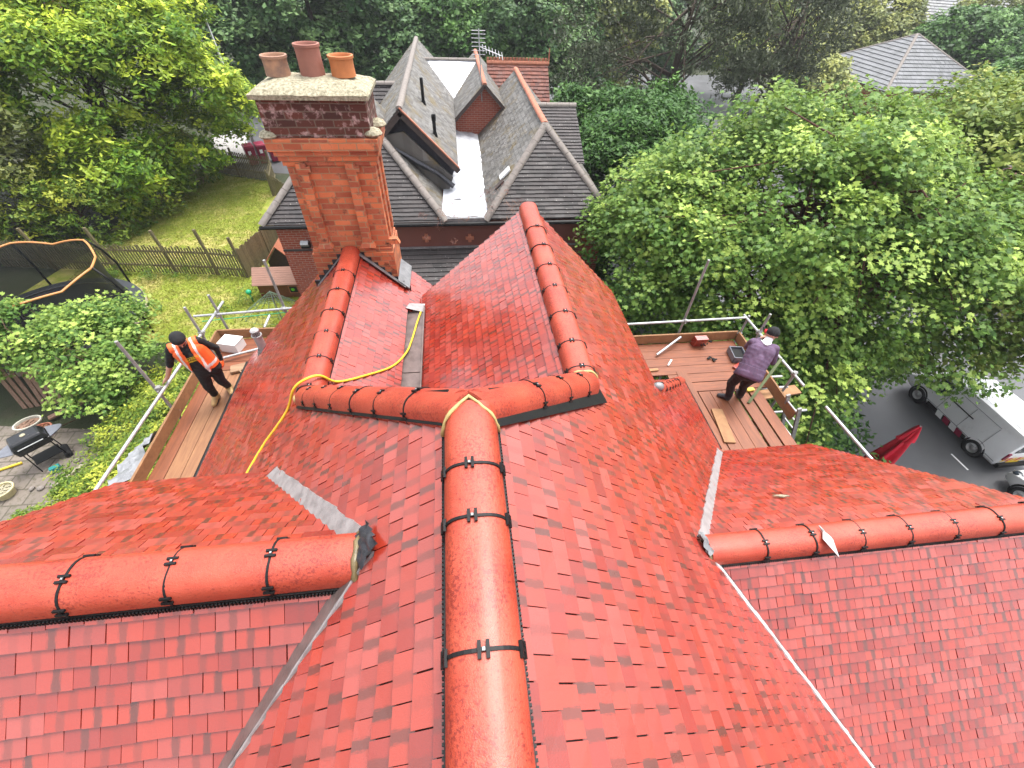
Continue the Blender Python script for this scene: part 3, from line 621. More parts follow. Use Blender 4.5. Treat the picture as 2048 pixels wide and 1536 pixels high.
rr = random.Random(3); pts = [(-14.4, 27.4), (-15.3, 24), (-15.2, 21), (-16.4, 18.6)]
tag(MB().poly([(-14.95, 27.4, G0+.008), (-14.2, 27.1, G0+.008), (-13.9, 26.0, G0+.008), (-14.5, 24.9, G0+.008), (-14.3, 23.4, G0+.008), (-15.0, 22.2, G0+.008), (-14.9, 21.0, G0+.008), (-16, 20.5, G0+.008)]).build('bare_soil', plain('dry_soil', (.42, .31, .20), .95, 0, .4, 3)), kind='structure')
# ------------------------------------------------------------ grey roofed neighbour
NB = thing('grey_roofed_house', (0, 13, -10), 'neighbouring brick house with steep grey tiled roofs round a silver felt valley', 'house')
A = 14.75; s_ = 'slate'
tile_slope('roof_slope', (0, A, -4), (1, 0, 0), (0, -1, -1), [[(2.85, A), (.8, 12.7), (4.95, 12.7)]], 'slate', NB, w=.30, g=.125, lift=.03, seed=21, jitter=1.5)
tile_slope('roof_slope', (2.85, 0, -4), (0, 1, 0), (-1, 0, -1), [[(2.85, A), (2.85, 22.6), (.92, 22.6), (.92, 12.85)]], 'slate_pale', NB, w=.2, g=.14, lift=.012, seed=22)
tile_slope('roof_slope', (2.85, 0, -4), (0, 1, 0), (1, 0, -1), [[(2.85, A), (2.85, 22.6), (4.95, 22.6), (4.95, 12.7)]], 'slate_pale', NB, w=.2, g=.14, seed=23)
tile_slope('roof_slope', (0, 17.6, -4.15), (1, 0, 0), (0, -1, -.52), [[(2.9, 17.6), (4.45, 17.6), (4.45, 15.3), (4.1, 15.3)]], 'slate', NB, w=.3, g=.14, lift=.03, seed=24)
tile_slope('roof_slope', (0, 15.4, -3.4), (1, 0, 0), (0, -1, -1), [[(-5.75, 12.7), (-.35, 12.7), (-3.05, 15.4)]], 'slate', NB, w=.30, g=.125, lift=.03, seed=25, jitter=1.5)
tile_slope('roof_slope', (-3.05, 0, -3.4), (0, 1, 0), (1, 0, -1), [[(-3.05, 15.4), (-.5, 12.85), (-.5, 17), (-3.05, 17)]], 'slate_pale', NB, w=.2, g=.14, seed=26)
tile_slope('roof_slope', (-3.05, 0, -3.4), (0, 1, 0), (-1, 0, -1), [[(-3.05, 15.4), (-5.75, 12.7), (-5.75, 17), (-3.05, 17)]], 'slate', NB, w=.2, g=.14, seed=27)
tile_slope('roof_slope', (-1.53, 0, -3.53), (0, 1, 0), (1, 0, -1), [[(-1.53, 14.5), (-1.53, 26.6), (.08, 26.6), (.08, 14.5)]], 'slate_pale', NB, w=.19, g=.13, seed=28)
tile_slope('roof_slope', (-1.53, 0, -3.53), (0, 1, 0), (-1, 0, -1), [[(-1.53, 14.5), (-1.53, 26.6), (-3.9, 26.6), (-2.25, 14.5)]], 'slate_pale', NB, w=.19, g=.13, seed=29)
tile_slope('roof_slope', (0, 21.2, -4.3), (1, 0, 0), (0, -1, -1), [[(-5.6, 21.2), (-1.9, 21.2), (-1.9, 17.4), (-5.6, 17.4)]], 'slate', NB, w=.3, g=.16, lift=.03, seed=30)
tile_slope('roof_slope', (1.3, 0, -3.97), (0, 1, 0), (-1, 0, -1), [[(1.3, 19.6), (1.3, 26.6), (.12, 26.6), (.12, 19.6)]], 'slate_pale', NB, w=.2, g=.14, seed=31)
tile_slope('roof_slope', (1.3, 0, -3.97), (0, 1, 0), (1, 0, -1), [[(1.3, 19.6), (1.3, 26.6), (2.6, 26.6), (2.2, 19.6)]], 'slate_pale', NB, w=.2, g=.14, seed=32)
rs = tile_slope('roof_slope', (0, 24.1, -4.05), (1, 0, 0), (0, -1, -1), [[(1.7, 24.1), (4.55, 24.1), (4.55, 21.0), (1.7, 21.0)]], 'oldred', NB, w=.2, g=.17, lift=.03, seed=33, jitter=3); rs['label'] = 'old brown red tiled slope at the back'
tile_slope('roof_slope', (0, 12.85, -6.98), (1, 0, 0), (0, -1, -.62), [[(-2.6, 12.85), (3.3, 12.85), (5.3, 9.4), (-2.6, 9.4)]], 'slate', NB, w=.3, g=.15, lift=.03, seed=34)
for a, b, r, m_ in (((.8, 12.66, -6.06), (2.85, A, -3.98), .12, 'conc'), ((4.97, 12.66, -6.08), (2.85, A, -3.98), .12, 'conc'), ((2.85, A, -3.96), (2.85, 22.6, -3.96), .10, 'terra'),
                    ((-.36, 12.66, -6.06), (-3.05, 15.4, -3.38), .12, 'conc'), ((-5.77, 12.66, -6.08), (-3.05, 15.4, -3.38), .12, 'conc'), ((-3.05, 15.4, -3.38), (-3.05, 17, -3.38), .12, 'conc'),
                    ((-1.53, 14.5, -3.52), (-1.53, 26.6, -3.52), .10, 'conc'), ((-5.6, 21.2, -4.28), (-1.9, 21.2, -4.28), .13, 'conc'), ((1.3, 19.6, -3.95), (1.3, 26.6, -3.95), .09, 'terra'),
                    ((2.95, 17.6, -4.13), (4.48, 17.6, -4.13), .11, 'conc'), ((3.3, 12.83, -6.96), (5.3, 9.4, -9.12), .12, 'conc')):
    plain_ridge('ridge', a, b, r, M[m_], NB)
# crested terracotta ridge
mb = MB(); mb.tube((1.7, 24.1, -4.03), (4.6, 24.1, -4.03), .09, seg=8); k = 1.75
while k < 4.55: mb.box((k, 24.1, -3.9), (.11, .04, .14)); k += .15
mb.tube((4.58, 24.1, -3.95), (4.58, 24.1, -3.45), .04, .02); mb.build('crested_ridge', M['terra'], NB)
# silver felt valley, wrinkled
def sheet(pts4, nx, ny, amp, name, mat, parent, seed, extra=0):
    a, b, c, d = [Vector(p) for p in pts4]; rr = random.Random(seed); vs = []
    for i in range(nx+1):
        for j in range(ny+1):
            p = a.lerp(b, i/nx).lerp(d.lerp(c, i/nx), j/ny); vs.append(p + Vector((0, 0, rr.uniform(0, amp) + .6*amp*math.sin(i*.9+j*1.7))))
    m_ = MB(); m_.add(vs, [[i*(ny+1)+j, (i+1)*(ny+1)+j, (i+1)*(ny+1)+j+1, i*(ny+1)+j+1] for i in range(nx) for j in range(ny)]); return m_.build(name, mat, parent, smooth=True)
sheet([(-.52, 12.78, -6.0), (1.0, 12.78, -6.0), (1.0, 22.7, -5.72), (-.1, 22.7, -5.5)], 14, 60, .035, 'felt_valley', M['silver'], NB, 3)
sheet([(-.9, 22.2, -5.6), (1.2, 22.2, -5.6), (1.2, 24.2, -4.0), (-1.2, 24.2, -4.0)], 10, 10, .02, 'felt_slope', M['silver'], NB, 4)
mb = MB(); mb.box((0.18, 12.72, -6.04), (1.5, .12, .12)); mb.build('felt_lip', M['lead'], NB)
plain_ridge('ridge', (-1.3, 24.25, -3.95), (1.3, 24.25, -3.95), .10, M['conc'], NB)
for x, y, sx, sy in ((-.05, 13.9, .32, .07), (.55, 15.1, .1, .35), (.1, 16.3, .4, .06), (.62, 17.2, .12, .45), (.3, 19.2, .3, .1), (.35, 20.6, .25, .15)):
    MB().box((x, y, -5.93), (sx, sy, .03), rz=.2).build('loose_patch', M['lead'], NB)
# gable with bargeboards and a dark slab painting the shade of its open underside
mb = MB(); mb.slab([(-1.53, 14.75, -3.62), (.02, 14.75, -5.17), (-.15, 14.75, -5.6), (-1.5, 14.75, -4.3), (-2.1, 14.75, -4.28)], (0, .1, 0)); mb.build('loft_shade_slab', M['void'], NB)
mb = MB(); mb.slab([(-2.2, 14.62, -4.3), (-1.5, 14.62, -4.18), (-.1, 14.62, -5.52), (-.3, 14.62, -6.05), (-1.2, 14.62, -5.3)], (0, .1, 0)); mb.build('lower_gable_cladding', M['slate_pale'], NB)
mb = MB(); mb.beam((-1.55, 14.5, -3.64), (.10, 14.5, -5.29), .05, .16); mb.beam((-1.51, 14.5, -3.64), (-2.3, 14.5, -4.43), .05, .16); mb.build('bargeboard', M['timber_dark'], NB)
mb = MB(); mb.beam((-1.53, 14.49, -3.52), (.12, 14.49, -5.17), .10, .03); mb.build('verge_tiles', M['terra'], NB)
MB().path([(-1.9, 14.6, -4.6), (-1.2, 14.5, -5.0), (-.6, 14.55, -5.35), (-.1, 14.5, -5.75)], .07, 6, [.05, .09, .07, .09]).build('loose_membrane', M['lead_dark'], NB)
mb = MB(); mb.slab([(.12, 20, -5.15), (1.3, 20, -4.02), (2.1, 20, -4.8), (2.1, 20, -6.2), (.12, 20, -6.2)], (0, .12, 0)); mb.build('brick_gable', M['brick'], NB)
mb = MB(); mb.beam((1.3, 19.58, -4.0), (.08, 19.58, -5.2), .04, .12); mb.beam((1.3, 19.58, -4.0), (2.1, 19.58, -4.8), .04, .12); mb.build('bargeboard', M['timber_dark'], NB)
# vents, skylight, aerial
for x, y, z, h in ((-.97, 17.35, -4.12, .78), (-.59, 15.25, -4.5, .62)):
    mb = MB(); mb.tube((x, y, z-.05), (x, y, z+h), .055, seg=12); mb.tube((x, y, z+h-.16), (x, y, z+h), .07, seg=12) if h < .7 else None; mb.tube((x, y, z-.1), (x, y, z+.12), .10, .07, 12)
    mb.build('vent_pipe', M['black'], NB, auto=40)
mb = MB(); Mx = Matrix.Rotation(R(-45), 3, 'Y'); mb.box((1.55, 14.15, -5.22), (.42, .34, .05), rot=Mx); mb.build('roof_window', M['white'], NB); MB().box((1.35, 13.85, -5.44), (.36, .22, .04), rot=Mx).build('slipped_slate', M['timber_dark'], NB)
mb = MB(); mb.tube((1.2, 19.95, -4.6), (1.12, 19.95, -2.35), .022, seg=8)
for k, z in enumerate((-2.4, -2.5, -2.62, -2.74, -2.86, -2.98, -3.1)): mb.tube((.85, 19.95, z), (1.36, 19.95, z), .012, seg=6)
mb.tube((1.12, 19.95, -2.86), (2.0, 19.8, -3.12), .016, seg=6)
for k in range(8): t = k/7; c = Vector((1.14, 19.95, -2.87)).lerp(Vector((1.98, 19.8, -3.11)), t); mb.tube(c + Vector((0, -.22, -.08)), c + Vector((0, .22, .08)), .010, seg=5)
mb.build('aerial', M['galv'], NB)
# walls
mb = MB(); mb.box((-.4, 18.4, -9.85), (10.2, 11, 7.5)); mb.slab([(-5.5, 12.9, -6.05), (4.7, 12.9, -6.05), (4.7, 12.9, -6.2), (-5.5, 12.9, -6.2)], (0, .1, 0)); mb.build('wall', M['brick'], NB)
mb = MB(); mb.box((.9, 12.86, -6.56), (6.2, .10, .84)); mb.build('tile_hung_panel', M['hung'], NB)
for x, z in ((-1.04, -6.65), (.32, -6.68)):
    mb = MB(); mb.box((x, 12.78, z), (.26, .06, .10)); mb.box((x, 12.775, z), (.10, .06, .26)); mb.box((x, 12.77, z), (.15, .06, .15), rot=Matrix.Rotation(R(45), 3, 'Y')); mb.build('cross_ornament', M['terra'], NB)
mb = MB(); mb.box((.9, 12.80, -6.97), (6.2, .18, .03)); mb.build('lead_strip', M['lead'], NB)
mb = MB(); mb.path([(-5.8, 12.62, -6.14), (5.0, 12.62, -6.14)], .06, 8); mb.build('gutter', M['black'], NB)
mb = MB(); mb.box((-4.0, 12.89, -7.02), (3.0, .03, .06)); mb.build('blue_brick_band', M['slate'], NB)
mb = MB(); mb.box((-4.72, 12.72, -6.75), (.26, .16, .18)); mb.mi = 1; mb.box((-4.72, 12.66, -6.68), (.22, .14, .10), rot=Matrix.Rotation(.6, 3, 'X')); mb.build('flood_light', [M['black'], M['galv']], NB)
# ------------------------------------------------------------ distant buildings
def hip_house(name, c, lx, ly, ze, zr, ridge_half, rz, mat, wallm, label, w=.30, g=.32, zg=GR):
    T = thing(name, (c[0], c[1], zg), label, 'house'); cr, sr = math.cos(rz), math.sin(rz)
    def W(x, y): return (c[0]+x*cr-y*sr, c[1]+x*sr+y*cr)
    rh = ridge_half; a = zr-ze; ex = lx-rh
    P = [W(-lx, -ly), W(lx, -ly), W(lx, ly), W(-lx, ly)]; r0, r1 = W(-rh, 0), W(rh, 0)
    U = (cr, sr, 0); Vv = (-sr, cr, 0)
    for pc, u, dn in (([P[0], P[1], r1, r0], U, (sr*1, -cr*1, -a/ly)), ([P[2], P[3], r0, r1], U, (-sr, cr, -a/ly)), ([P[1], P[2], r1], Vv, (cr, sr, -a/ex)), ([P[3], P[0], r0], Vv, (-cr, -sr, -a/ex))):
        tile_slope('roof_slope', (r0[0], r0[1], zr) if pc[-1] is r0 or pc[2] is r0 else (r1[0], r1[1], zr), u, dn, [pc], mat, T, w=w, g=g, lift=.05, seed=int(abs(c[0])*7)+len(pc), gap=.012)
    for p, q_ in ((P[0], r0), (P[3], r0), (P[1], r1), (P[2], r1)): plain_ridge('ridge', (p[0], p[1], ze), (q_[0], q_[1], zr+.02), .13, M['conc'], T, .5)
    if rh > .1: plain_ridge('ridge', (r0[0], r0[1], zr+.02), (r1[0], r1[1], zr+.02), .16, M['cap'], T, .5)
    mb_ = MB(); mb_.box((c[0], c[1], (ze+zg)/2-.1), (2*lx-.8, 2*ly-.8, ze-zg-.1), rz=rz); mb_.build('wall', wallm, T)
    for k in (-.5, .5):
        p = W(k*lx, -ly+.38); MB().box((p[0], p[1], ze-1.6), (1.3, .12, 1.2), rz=rz).build('window', M['glassdark'], T)
    return T
M['paleslate'] = tile_mat('pale_slate_tile', [(0.13, 0.135, 0.145), (0.18, 0.185, 0.20), (0.10, 0.105, 0.11)], 0.1, (0.07, 0.07, 0.07), 0.4, 0.6)
hip_house('bungalow', (43.6, 46.4), 5.6, 6.0, -8.3, -5.0, .05, R(0), 'paleslate', M['brick'], 'bungalow with a pale wet hipped slate roof behind the big maple', g=.45, w=.45)
hip_house('far_house', (66, 66), 16, 7, -5.5, -1.0, 11, R(-30), 'paleslate', M['terra'], 'long orange brick house far off under the top right corner', g=.45, w=.45)
hip_house('tan_roofed_house', (33.5, 21), 4.5, 4, -9.4, -7.0, 1.0, R(15), 'oldred', M['brick'], 'tan roofed house half hidden at the right edge', g=.3, w=.3)
hip_house('far_brick_house', (-62, 92), 9, 6, -3, 1.5, 4, R(10), 'oldred', M['brick'], 'far red house in the top left corner behind the climbers', g=.3, w=.3, zg=G0)
# ------------------------------------------------------------ foliage
def star():
    p = []
    for a, r in ((90, 1.0), (68, .52), (45, .78), (22, .36), (-2, .62), (-45, .30), (-90, .22), (-135, .30), (182, .62), (158, .36), (135, .78), (112, .52)):
        p.append((r*math.cos(R(a)), r*math.sin(R(a))+.15, 0.10*abs(math.cos(R(a)))*r*-1))
    return np.array(p)
T_STAR = star()
T_OVAL = np.array([(0, -.8, 0), (.34, -.1, -.10), (.22, .5, -.06), (0, .9, 0.02), (-.22, .5, -.06), (-.34, -.1, -.10)])
T_QUAD = np.array([(0, -.8, 0), (.5, 0, -.14), (0, .8, 0), (-.5, 0, -.14)])
T_NEEDLE = np.array([(-.10, -1, 0), (.10, -1, 0), (.16, 1, 0.1), (-.16, 1, 0.1)])
def leaves(name, C_, Nn, size, tmpl, mat, parent, young, seed, base=None):
    g = np.random.default_rng(seed); n = len(C_); k = len(tmpl)
    Nn = Nn/np.linalg.norm(Nn, axis=1, keepdims=True); a = g.normal(size=(n, 3)); a -= Nn*(a*Nn).sum(1, keepdims=True); a /= np.linalg.norm(a, axis=1, keepdims=True); b = np.cross(Nn, a)
    s = size*g.uniform(.6, 1.3, size=(n, 1, 1))
    V = C_[:, None, :] + s*(tmpl[None, :, 0:1]*a[:, None, :] + tmpl[None, :, 1:2]*b[:, None, :] + tmpl[None, :, 2:3]*Nn[:, None, :])
    V = V.reshape(-1, 3)
    me = bpy.data.meshes.new(name); me.vertices.add(n*k); me.loops.add(n*k); me.polygons.add(n)
    me.loops.foreach_set('vertex_index', np.arange(n*k, dtype=np.int32)); me.polygons.foreach_set('loop_start', np.arange(n, dtype=np.int32)*k)
    me.vertices.foreach_set('co', V.astype(np.float32).ravel()); me.update(calc_edges=True)
    at = me.attributes.new('young', 'FLOAT', 'POINT'); at.data.foreach_set('value', np.repeat(young, k).astype(np.float32))
    return link(name, me, mat, parent, base)
def crown_pts(blobs, ncl, per, cr, seed, ls=1.0, flat=.55, inner=.25, holes=0.0, up=.75, yamt=.5):
    """clusters of leaves over the surfaces (and a little of the inside) of ellipsoid blobs"""
    g = np.random.default_rng(seed); B = np.array([list(c)+list(r) for c, r in blobs], float)
    ar = B[:, 3]*B[:, 4]+B[:, 4]*B[:, 5]+B[:, 3]*B[:, 5]; idx = g.choice(len(B), size=ncl, p=ar/ar.sum())
    ns = max(len(B)*4, int(4*math.pi*ar.sum()/3/(ls*ls)/1.5)); si = g.choice(len(B), size=ns, p=ar/ar.sum())
    sd = g.normal(size=(ns, 3)); sd /= np.linalg.norm(sd, axis=1, keepdims=True)
    low = sd[:, 2] < -.45; sd[low, 2] *= -1; SC = B[si, :3] + B[si, 3:]*sd*g.uniform(.66, .98, (ns, 1)); ok = np.ones(ns, bool)
    for b in B: ok &= (((SC-b[:3])/b[3:])**2).sum(1) > .34
    SC = SC[ok]; sd = sd[ok]; srad = ls*g.uniform(.6, 1.25, len(SC)); idx = g.choice(len(SC), size=ncl, p=srad**2/(srad**2).sum())
    d = g.normal(size=(ncl, 3)); d /= np.linalg.norm(d, axis=1, keepdims=True); d = d*.95 + sd[idx]*.75 + np.array([0, 0, .35]); d /= np.linalg.norm(d, axis=1, keepdims=True)
    rad = np.where(g.random(ncl) < inner, g.uniform(.2, .85, ncl), g.uniform(.88, 1.08, ncl))
    c = SC[idx] + d*(srad[idx]*rad)[:, None]*np.array([1, 1, .8]); lumpv = g.random(len(SC))[idx]
    # drop clusters deep inside another blob
    keep = np.ones(ncl, bool)
    for b in B: keep &= (((c-b[:3])/b[3:])**2).sum(1) > .16
    c = c[keep]; d = d[keep]; rad = rad[keep]; lumpv = lumpv[keep]; m = len(c)
    csz = cr*g.uniform(.55, 1.4, size=(m, 1, 1)); off = g.normal(size=(m, per, 3))*.5; off[:, :, 2] *= flat; off += d[:, None, :]*(-(off**2).sum(2, keepdims=True))*.35
    P = c[:, None, :] + off*csz
    nrm = .45*d[:, None, :] + np.array([0, 0, up]) + g.normal(size=(m, per, 3))*.45
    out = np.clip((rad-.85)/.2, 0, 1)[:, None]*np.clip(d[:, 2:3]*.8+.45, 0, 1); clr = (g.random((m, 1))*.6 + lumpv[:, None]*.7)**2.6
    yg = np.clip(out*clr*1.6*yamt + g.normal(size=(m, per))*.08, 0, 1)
    return P.reshape(-1, 3), nrm.reshape(-1, 3), np.broadcast_to(yg, (m, per)).reshape(-1).copy(), c
def limbs(mb_, base, top, r0, tips, seed, n_main=7):
    rr = random.Random(seed); base = Vector(base); top = Vector(top); pts = [base.lerp(top, t) + Vector((rr.uniform(-.12, .12), rr.uniform(-.12, .12), 0)) for t in (0, .25, .5, .75, 1)]
    mb_.path(pts, r0, 10, [r0*1.25, r0, r0*.8, r0*.6, r0*.35])
    for i, t in enumerate(tips):
        k = rr.uniform(.35, .95); a = base.lerp(top, k); t = Vector(t); mid = a.lerp(t, .5) + Vector((rr.uniform(-.3, .3), rr.uniform(-.3, .3), rr.uniform(.1, .5)))
        ra = r0*(.42 - .25*k); mb_.path([a, mid, t], ra, 6, [ra, ra*.55, ra*.15])
def tree(name, label, base, h, blobs, mat, ncl, per, cr, size, tmpl, seed, group=None, r0=.22, bark='bark', ntips=40, cat='tree', **kw):
    T = thing(name, base, label, cat, group); P, N_, yg, c = crown_pts(blobs, ncl, per, cr, seed, **kw)
    leaves('crown', P, N_, size, tmpl, M[mat], T, yg, seed+1)
    mb_ = MB(); rr = random.Random(seed); tips = [c[rr.randrange(len(c))] for _ in range(ntips)]
    limbs(mb_, base, (base[0], base[1], base[2]+h), r0, tips, seed); mb_.build('trunk', M[bark], T, smooth=True); return T
tree('maple_tree', 'big green maple with lobed leaves filling the right side behind the right scaffold', (10.4, 9.8, GR), 10.5,
     [((9.4, 11.0, -6.3), (4.3, 4.2, 3.5)), ((7.9, 9.9, -6.9), (2.8, 2.8, 2.3)), ((11.8, 9.2, -6.8), (3.4, 3.0, 3.1)), ((6.3, 11.2, -6.7), (2.5, 2.5, 2.1)), ((11.0, 12.2, -5.0), (3.0, 3.0, 2.1)), ((8.1, 7.9, -8.4), (1.9, 1.9, 1.8)), ((10.6, 8.6, -8.2), (2.0, 1.7, 1.5))],
     'maple', 3500, 33, .50, .100, T_STAR, 11, r0=.28, bark='twig', ntips=150, inner=.3, yamt=.65, ls=1.0)
tree('lime_tree', 'paler yellow-green tree with small leaves at the right edge, beside the big maple', (19, 14.5, GR), 9,
     [((17.2, 9.8, -6.9), (4.0, 3.4, 3.6)), ((18.5, 12.5, -6.3), (4.2, 4, 3.8)), ((16.0, 12.0, -5.2), (3.2, 3.2, 2.5)), ((14.2, 9.4, -7.8), (2.4, 1.7, 1.9)), ((17.0, 11.0, -9.0), (2.4, 1.6, 2.2))],
     'lime', 2600, 32, .48, .105, T_QUAD, 12, r0=.25, ntips=60, inner=.25, yamt=.5)
tree('laurel_tree', 'dark glossy evergreen beside the right end of the grey roofed house', (8.2, 21, GR), 6,
     [((7.6, 20, -8.2), (2.4, 2.6, 3.2)), ((9.6, 22, -8.0), (2.8, 3, 3.5)), ((6.8, 23.5, -7.2), (2.0, 2, 2.4)), ((9.2, 18, -10.6), (2.6, 2.5, 2.8))], 'laurel', 2100, 28, .5, .14, T_OVAL, 13, r0=.2, ntips=20, inner=.15, ls=.8)
tree('street_shrubs', 'dark shrubs at street level under the big maple', (9, 8, GR), 1.0,
     [((8.3, 4.0, -12.3), (1.8, 1.8, 1.6)), ((8.6, 7.0, -12.0), (2.2, 1.9, 1.9)), ((9.2, 10.2, -12.0), (2.4, 2.1, 2.0)), ((8.6, 13.5, -12.0), (2.2, 2.4, 2.0)), ((11.4, 8.4, -12.2), (2.0, 1.9, 1.7)), ((10.4, 6.2, -12.7), (1.3, 1.2, 1.0)), ((8.0, 1.2, -12.4), (1.6, 1.8, 1.4)), ((12, 12, -12.0), (2.2, 2.6, 1.8)), ((9.5, 16.5, -12.0), (2.4, 2.2, 2.0))], 'laurel', 1300, 26, .5, .12, T_OVAL, 14, cat='shrub', r0=.08, ntips=12, inner=.1)
# pines with visible limbs
def pine(label, base, seed, blobs, limbs_, ncl=420):
    T = thing('pine_tree', base, label, 'tree', 'pines behind the maple'); P, N_, yg, c = crown_pts(blobs, ncl, 44, .62, seed, ls=.95, flat=.45, inner=.35, up=.3)
    g = np.random.default_rng(seed); leaves('crown', P, g.normal(size=P.shape), .15, T_NEEDLE*np.array([2.2, 1, 1]), M['pine'], T, yg, seed)
    mb_ = MB(); b = Vector(base); top = Vector((base[0]+.5, base[1], -2.2)); mb_.path([b, b.lerp(top, .4)+Vector((.3, 0, 0)), b.lerp(top, .75), top], .3, 10, [.36, .28, .2, .08])
    rr = random.Random(seed)
    for L_ in limbs_: mb_.path(L_, .1, 7, [.13, .10, .07, .03][:len(L_)])
    for _ in range(36):
        k = rr.uniform(.45, 1); a = b.lerp(top, k); t = Vector(c[rr.randrange(len(c))]); mb_.path([a, a.lerp(t, .5)+Vector((0, 0, rr.uniform(0, .5))), t], .05, 5, [.08, .05, .015])
    mb_.build('trunk', M['bark'], T, smooth=True)
pine('tall grey-green pine with bare limbs, left of the pine pair', (14.4, 33, GR), 31, [((10.5, 32, -3.6), (4.2, 3, 2.8)), ((13.5, 31, -2.0), (4.5, 3, 2.4)), ((9.5, 33, -6.8), (3.0, 2.5, 2.2)), ((12.0, 29, -8.2), (2.6, 2.0, 2.2)), ((16.5, 30, -4.5), (2.4, 2, 1.8))],
     [[(14.6, 33, -7.4), (16.5, 32, -7.9), (19, 31, -8.0), (22, 30, -7.6)], [(14.4, 33, -9.2), (16, 32, -9.0), (18, 31, -9.6)], [(14.5, 33, -6), (12.5, 32.5, -5.2), (10.5, 32, -5.2)]], 1100)
pine('tall grey-green pine reaching over the wet road, right of the pine pair', (22.5, 34, GR), 32, [((18.5, 32, -2.6), (3.8, 3, 2.2)), ((21.5, 33, -3.6), (4.2, 3, 2.6)), ((21.5, 32.5, -6.4), (3.0, 2.6, 2.0)), ((19.8, 31, -6.2), (2.2, 1.8, 1.2)), ((20.5, 30, -9.0), (2.4, 2, 1.5))],
     [[(22.4, 34, -6.2), (20, 32.5, -5.6), (17.5, 31.5, -5.4)], [(22.4, 34, -8.2), (25, 32, -8.4), (27, 31, -8.2)]], 1000)
# belt of dark trees behind the grey roofed house
belt = [(-17.5, 43, -6.0, 5.2, 5.5, 'broad', 'dark broad-leaved tree between the lamp post and the chimney pots'), (-10.5, 45, -6.2, 5.4, 5.6, 'broad', 'dark broad-leaved tree directly above the chimney pots'), (-4.2, 47, -6.8, 5.0, 5.3, 'broad', 'dark broad-leaved tree behind the tall left gable of the grey house'),
        (2.0, 48, -7.0, 4.6, 5.0, 'laurel', 'mid-green tree behind the television aerial'), (7.4, 45, -6.8, 4.4, 5.2, 'broad', 'dark broad-leaved tree behind the red tiled back slope'), (13.5, 50, -7.2, 5.0, 5.0, 'olive', 'olive tree seen through the left pine'),
        (23, 62, -8.2, 6.0, 4.4, 'broad', 'tree across the wet road behind the pines'), (36, 60, -7.6, 5.6, 4.6, 'lime', 'yellow-green tree behind the left slope of the bungalow'), (47, 58, -7.6, 5.6, 4.6, 'olive', 'grey-olive tree behind the ridge of the bungalow'),
        (52, 46, -8.0, 5.5, 5.2, 'laurel', 'dark tree right of the bungalow roof'), (44, 34, -9.0, 5.0, 4.6, 'laurel', 'dark tree below the top right corner, in front of the bungalow'), (60, 52, -7.0, 6, 5.4, 'olive', 'olive tree under the long orange house'), (34, 44, -9.6, 3.0, 2.8, 'olive', 'low olive tree left of the bungalow')]
for i, (x, y, z, r, rz_, mt, lb) in enumerate(belt):
    g = random.Random(100+i); zb = GR if x > 7 else G0
    bl = [((x+g.uniform(-.5, .5)*r, y+g.uniform(-.4, .4)*r, z+g.uniform(-.45, .45)*rz_), (r*g.uniform(.5, .8), r*g.uniform(.5, .8), rz_*g.uniform(.45, .7))) for _ in range(6)] + [((x, y, z-.3*rz_), (r*.85, r*.8, rz_*.75))]
    tree('broadleaf_tree', lb, (x, y, zb), z-zb+rz_*.4, bl, mt, 1500, 26, .7, .24, T_QUAD, 200+i, 'trees behind the houses', r0=.3, ntips=14, inner=.12, yamt=.9, ls=1.35)
# far-off wood behind everything
g = np.random.default_rng(9); bl = []
for i in range(46): bl.append(((-95+i*5.0+g.uniform(-2, 2), 88+g.uniform(-10, 12), -9+g.uniform(-1.5, 2.5)), (5.5, 5, 5.5+g.uniform(-1, 2))))
P, N_, yg, c = crown_pts(bl, 4200, 22, 1.2, 77, ls=2.2); tag(leaves('distant_wood', P, N_, .42, T_QUAD, M['broad'], None, yg, 78), kind='stuff')
# climber covered mass on the left
tree('climber_covered_tree', 'huge yellow-green climber-covered tree in the top left beside the lamp post', (-17, 26, G0), 6,
     [((-13.6, 25.0, -5.4), (3.0, 2.8, 2.9)), ((-12.6, 26.4, -7.2), (2.0, 2.2, 2.6)), ((-16.5, 24.5, -5.0), (3.6, 3.2, 3.4)), ((-15.8, 26.5, -2.9), (3.4, 3, 2.0)), ((-20, 25.5, -4.6), (3.8, 3.4, 3.6)), ((-15.6, 22.8, -8.2), (2.4, 2.2, 2.2)), ((-12.9, 28.6, -3.3), (1.0, .8, .45))],
     'ivy', 3600, 30, .55, .15, T_OVAL, 41, cat='tree', ntips=20, inner=.15, yamt=.85, ls=1.05)
tree('ash_tree', 'grey-green tree with a dark middle at the left edge above the trampoline', (-21, 21.5, G0), 5,
     [((-20.2, 20.6, -6.4), (3.2, 3.0, 3.4)), ((-22.5, 23.0, -5.0), (3.6, 3, 3.8)), ((-24, 20.5, -6.5), (3.2, 3, 3.4))], 'olive', 2600, 28, .55, .15, T_OVAL, 42, ntips=20, inner=.15, yamt=.9)
tree('flowering_shrub', 'bramble-like shrub at the foot of the big climber, behind the picket fence', (-16.5, 20.2, G0), 1.5,
     [((-16.2, 20.6, -8.9), (1.9, 1.8, 1.9)), ((-18.6, 19.6, -8.9), (2.2, 1.5, 2.0)), ((-15.2, 22.6, -9.0), (1.5, 1.8, 1.8)), ((-14.0, 25.0, -8.9), (1.2, 1.6, 1.7)), ((-20.8, 18.6, -9.0), (2.4, 1.4, 2.0)), ((-23.5, 17.6, -9.0), (2.2, 1.4, 2.0))], 'hedge', 1900, 28, .40, .10, T_OVAL, 43, cat='shrub', r0=.1, ntips=10, inner=.15, yamt=1.1, ls=.6)
